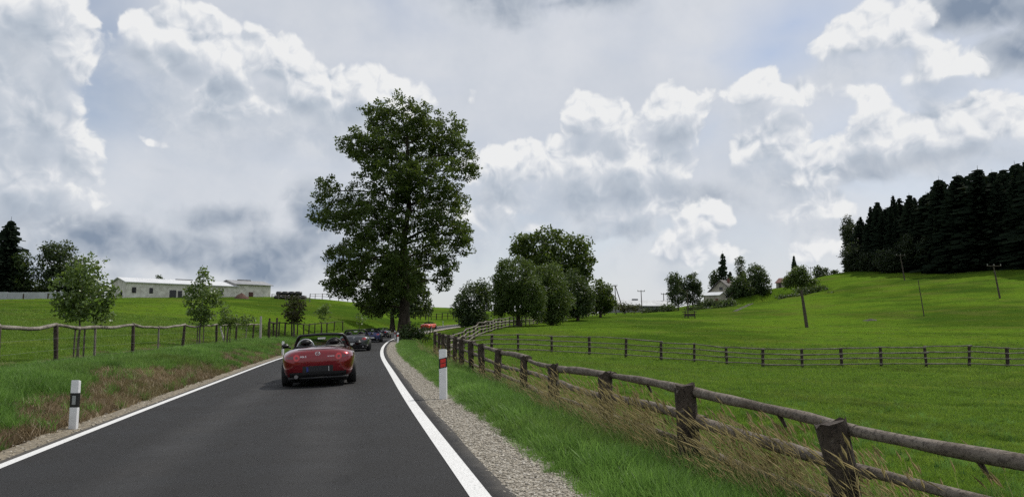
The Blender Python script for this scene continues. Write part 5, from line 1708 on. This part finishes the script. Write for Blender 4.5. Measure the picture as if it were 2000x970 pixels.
def tuft_mesh(seed, n, rad, h0, h1, w, lean, wind=(0, 0), head=0.0, segs=2, flop=.5):
    rng = random.Random(seed)
    V, Q, T = [], [], []
    for k in range(n):
        a = rng.uniform(0, 6.283); rr = rad * math.sqrt(rng.random())
        bx_, by_ = math.cos(a) * rr, math.sin(a) * rr
        h = rng.uniform(h0, h1)
        d = rng.uniform(0, 6.283); ln = rng.uniform(.1, lean)
        lx, ly = math.cos(d) * ln * h + wind[0] * h, math.sin(d) * ln * h + wind[1] * h
        fa = rng.uniform(0, 6.283); wx, wy = math.cos(fa) * w / 2, math.sin(fa) * w / 2
        b = len(V)
        for s in range(segs):
            t = s / segs
            z = h * (t - flop * .35 * t * t * ln); q_ = t ** 1.7
            k_ = (1 - .45 * t)
            V.append((bx_ + lx * q_ - wx * k_, by_ + ly * q_ - wy * k_, z)); V.append((bx_ + lx * q_ + wx * k_, by_ + ly * q_ + wy * k_, z))
        V.append((bx_ + lx, by_ + ly, h * (1 - flop * .35 * ln)))
        for s in range(segs - 1):
            Q.append((b + 2 * s, b + 2 * s + 1, b + 2 * s + 3, b + 2 * s + 2))
        e = b + 2 * (segs - 1); T.append((e, e + 1, e + 2))
        if head > 0:            # seed head near the tip
            tx, ty, tz = V[-1]
            dx, dy, dz = lx * .25, ly * .25, h * .10
            hw = head * rng.uniform(.7, 1.2)
            b = len(V)
            V += [(tx - dx, ty - dy, tz - dz), (tx - dx * .4 - hw, ty - dy * .4, tz - dz * .4), (tx + dx * .3, ty + dy * .3, tz + dz * .2), (tx - dx * .4 + hw, ty - dy * .4, tz - dz * .4)]
            Q.append((b, b + 1, b + 2, b + 3))
            V += [(tx - dx, ty - dy, tz - dz), (tx - dx * .4, ty - dy * .4 - hw, tz - dz * .4), (tx + dx * .3, ty + dy * .3, tz + dz * .2), (tx - dx * .4, ty - dy * .4 + hw, tz - dz * .4)]
            Q.append((b + 4, b + 5, b + 6, b + 7))
    return np_mesh('tuft', np.array(V), quads=np.array(Q) if Q else None, tris=np.array(T))

def proto_collection(name, meshes):
    c = bpy.data.collections.new(name)
    for k, (me, mt) in enumerate(meshes):
        me.materials.append(mt)
        o = bpy.data.objects.new('%s_%02d' % (name, k), me)
        c.objects.link(o)
    return c

def scatter(name, label, pts, scl, tilt, picks, coll, cat=None, normal_tilt=0.1, seed=1):
    rng = np.random.default_rng(seed)
    me = bpy.data.meshes.new(name)
    me.vertices.add(len(pts)); me.vertices.foreach_set('co', np.asarray(pts, np.float32).ravel())
    rot = np.zeros((len(pts), 3), np.float32)
    rot[:, 0] = rng.uniform(-normal_tilt, normal_tilt, len(pts)); rot[:, 1] = rng.uniform(-normal_tilt, normal_tilt, len(pts))
    rot[:, 2] = rng.uniform(-math.pi, math.pi, len(pts)) if tilt is None else rng.uniform(-tilt, tilt, len(pts))
    a = me.attributes.new('rot', 'FLOAT_VECTOR', 'POINT'); a.data.foreach_set('vector', rot.ravel())
    a = me.attributes.new('scl', 'FLOAT', 'POINT'); a.data.foreach_set('value', np.asarray(scl, np.float32))
    a = me.attributes.new('pick', 'INT', 'POINT'); a.data.foreach_set('value', np.asarray(picks, np.int32))
    o = bpy.data.objects.new(name, me); link(o)
    ng = bpy.data.node_groups.new(name + '_nodes', 'GeometryNodeTree')
    ng.interface.new_socket('Geometry', in_out='INPUT', socket_type='NodeSocketGeometry')
    ng.interface.new_socket('Geometry', in_out='OUTPUT', socket_type='NodeSocketGeometry')
    N = ng.nodes
    gi, go = N.new('NodeGroupInput'), N.new('NodeGroupOutput')
    inst = N.new('GeometryNodeInstanceOnPoints')
    ci = N.new('GeometryNodeCollectionInfo'); ci.inputs['Collection'].default_value = coll
    ci.inputs['Separate Children'].default_value = True; ci.inputs['Reset Children'].default_value = True
    def attr(nm, ty):
        n_ = N.new('GeometryNodeInputNamedAttribute'); n_.data_type = ty; n_.inputs['Name'].default_value = nm
        return n_.outputs['Attribute']
    lk = ng.links.new
    lk(gi.outputs[0], inst.inputs['Points']); lk(ci.outputs[0], inst.inputs['Instance'])
    inst.inputs['Pick Instance'].default_value = True
    lk(attr('pick', 'INT'), inst.inputs['Instance Index'])
    lk(attr('rot', 'FLOAT_VECTOR'), inst.inputs['Rotation'])
    lk(attr('scl', 'FLOAT'), inst.inputs['Scale'])
    lk(inst.outputs[0], go.inputs[0])
    md = o.modifiers.new('scatter', 'NODES'); md.node_group = ng
    return tag(o, label, cat, kind='stuff')

def in_view(x, y, margin=260):
    px = 1000 + FPX * x / np.maximum(y, .5)
    return (px > -margin) & (px < 2000 + margin) & (y > 1.0)

def strip_points(rng, n, y0, y1, t0, t1, near_bias=1.0):
    """random points in road coordinates; denser close to us with near_bias > 1"""
    u = rng.random(n)
    yy = y0 * (y1 / y0) ** (u ** (1 / 1.0)) if near_bias > 1 else y0 + (y1 - y0) * u
    i = np.array([int(k) for k in np.interp(yy, CEN[:, 1], np.arange(len(CEN)))])
    fr = np.interp(yy, CEN[:, 1], np.arange(len(CEN))) - i
    i2 = np.minimum(i + 1, len(CEN) - 1)
    t = t0 + (t1 - t0) * rng.random(n)
    c = CEN[i] * (1 - fr)[:, None] + CEN[i2] * fr[:, None] + NRM[i] * t[:, None]
    return c[:, 0], c[:, 1], t

rg = np.random.default_rng(77)
lush = proto_collection('lush_tuft', [(tuft_mesh(s, 46, .13, .14, .34, .012, .75, segs=3), M_GRASS) for s in range(4)] + [(tuft_mesh(9, 22, .12, .08, .2, .03, .9), M_WEED)])
short = proto_collection('short_tuft', [(tuft_mesh(20 + s, 36, .17, .035, .10, .012, .9), M_SHORT) for s in range(4)])
tall = proto_collection('tall_tuft', [(tuft_mesh(30 + s, 13, .16, .5, .95, .0045, .35, wind=(-.42, .05), head=.011, segs=4), M_STRAW) for s in range(3)] + [(tuft_mesh(37, 30, .15, .3, .62, .009, .6, wind=(-.25, 0), segs=3), M_STRAW), (tuft_mesh(38, 34, .15, .25, .55, .011, .6, wind=(-.25, 0), segs=3), M_GRASS)])
dead = proto_collection('dead_tuft', [(tuft_mesh(50 + s, 40, .15, .06, .2, .012, 1.2), M_DEAD) for s in range(3)])

def put(name, label, x, y, scl, picks, coll, seed, tilt=None, sink=.01, nt=.12):
    ok = in_view(x, y)
    x, y, scl, picks = x[ok], y[ok], scl[ok], picks[ok]
    z = land(x, y) - sink
    return scatter(name, label, np.stack([x, y, z], 1), scl, tilt, picks, coll, seed=seed, normal_tilt=nt)

# right verge
x1, y1, t1 = strip_points(rg, 10000, 2.6, 42, 3.10, 5.4, 2)
x2, y2, t2 = strip_points(rg, 7500, 12, 75, 3.08, 5.3, 1)
x, y, t = np.concatenate([x1, x2]), np.concatenate([y1, y2]), np.concatenate([t1, t2])
sc = rg.uniform(.6, 1.15, len(x)) * (0.45 + .55 * sstep(t, 3.1, 3.7)) * (1 - .35 * sstep(t, 4.7, 5.3))
put('verge_grass', 'lush green grass on the verge between gravel and log fence', x, y, sc, rg.choice([0, 1, 2, 3, 0, 1, 2, 4], len(x)), lush, 1)
# tall seeding grass along the fence
x, y, t = strip_points(rg, 620, 3.2, 46, 4.3, 5.4, 2)
keep = (np.sin(y * .8) + np.sin(y * 2.1 + 1) + rg.normal(0, .8, len(y)) + 1.5 * (y < 14)) > .1
x, y, t = x[keep], y[keep], t[keep]
put('seeding_grass', 'tall straw-coloured seeding grass leaning along the log fence', x, y, rg.uniform(.6, 1.0, len(x)), rg.choice([0, 1, 2, 4, 4, 4, 4], len(x)), tall, 2, tilt=.5)
x, y, t = strip_points(rg, 95, 4.4, 14.5, 4.35, 5.3, 2)
put('seeding_grass', 'thickest pale seeding grass stems before the nearest fence posts', x, y, rg.uniform(.7, 1.05, len(x)), rg.choice([0, 1, 2], len(x)), tall, 22, tilt=.5)
# left bank
x1, y1, t1 = strip_points(rg, 26000, 4.0, 60, -8.2, -2.95, 2)
dr = dry_at(x1, y1, t1) + .45 * (np.sin(x1 * 3.1 + y1) * np.sin(y1 * 2.3)) 
g_ = (dr < .45) | (rg.random(len(x1)) < .05)
put('bank_grass', 'lush green grass on the bank left of the road', x1[g_], y1[g_], rg.uniform(.5, 1.1, g_.sum()) * (1 - .45 * sstep(-t1[g_], 6.2, 7.4)), rg.choice([0, 1, 2, 3, 0, 1, 2, 4], g_.sum()), lush, 3)
d_ = (dr > .25) & (-t1 > 2.98)
put('scorched_grass', 'dead brown grass on the scorched strip of the left bank', x1[d_], y1[d_], rg.uniform(.5, 1.2, d_.sum()), rg.integers(0, 3, d_.sum()), dead, 4)
# pasture both sides
def field_points(n, y0, y1, side):
    yy = y0 * (y1 / y0) ** rg.random(n)
    xx = (rg.uniform(-1150, 1150, n) / FPX) * yy
    _, t = road_st(xx, yy)
    ok = (t > 5.0) if side > 0 else (t < -6.6)
    return xx[ok], yy[ok]
x, y = field_points(90000, 4, 60, 1)
put('pasture_grass', 'short grazed grass of the right paddock', x, y, rg.uniform(.55, 1.25, len(x)) * np.clip(y / 16, .8, 1.7), rg.integers(0, 4, len(x)), short, 5)
x, y = field_points(90000, 12, 75, -1)
put('pasture_grass', 'short grass of the left field behind the sagging fence', x, y, rg.uniform(.6, 1.4, len(x)) * np.clip(y / 22, .9, 1.9), rg.integers(0, 4, len(x)), short, 6)
x, y = field_points(5000, 5, 70, 1)
put('pasture_weeds', 'taller weed tufts dotted over the right paddock', x, y, rg.uniform(.25, .65, len(x)), rg.choice([0, 1, 2, 3, 4, 4], len(x)), lush, 15)
# coarse tufts scattered over the far slopes so that they do not read as a smooth sheet
x1, y1 = field_points(9000, 55, 190, 1); x2, y2 = field_points(6000, 70, 160, -1)
x, y = np.concatenate([x1, x2]), np.concatenate([y1, y2])
put('meadow_tussocks', 'rough grass tussocks over the far slopes', x, y, rg.uniform(.9, 1.7, len(x)), rg.integers(0, 4, len(x)), short, 7)

# loose stones on the shoulders
M_STONE = plain('stone', (0.27, 0.255, 0.225), .85, vary=.45, vscale=1.2)
def stone_mesh(seed):
    bm = bmesh.new(); bmesh.ops.create_icosphere(bm, subdivisions=1, radius=.5)
    r_ = random.Random(seed)
    for v in bm.verts: v.co *= r_.uniform(.7, 1.2); v.co.z *= .6
    me = bpy.data.meshes.new('stone'); bm.to_mesh(me); bm.free()
    return me
def stone_mat(k, c): return plain('stone_%d' % k, c, .85, vary=.2, vscale=3)
stones = proto_collection('stone', [(stone_mesh(s), stone_mat(s, c)) for s, c in enumerate(((0.34, 0.31, 0.255), (0.19, 0.17, 0.135), (0.27, 0.24, 0.19), (0.43, 0.40, 0.345)))])
x1, y1, t1 = strip_points(rg, 30000, 3.2, 60, 2.50, 3.5, 2)
x2, y2, t2 = strip_points(rg, 1800, 5, 40, -3.1, -2.62, 2)
x, y, t = np.concatenate([x1, x2]), np.concatenate([y1, y2]), np.concatenate([t1, t2])
ii = road_st(x, y)[0]
z = ROADZ[ii] + CROSS * np.clip(t, -2.6, 2.6) - .012 - .026 * np.clip((t - 2.5) / 1.1, 0, 1) + .02 * np.clip((-t - 2.4) / .5, 0, 1)
ok = in_view(x, y)
scatter('gravel', 'loose pale stones on the road shoulders', np.stack([x, y, z + .004], 1)[ok], (rg.random(len(x)) ** 2 * .030 + .012)[ok], None, rg.integers(0, 4, ok.sum()), stones, seed=9, normal_tilt=.4)
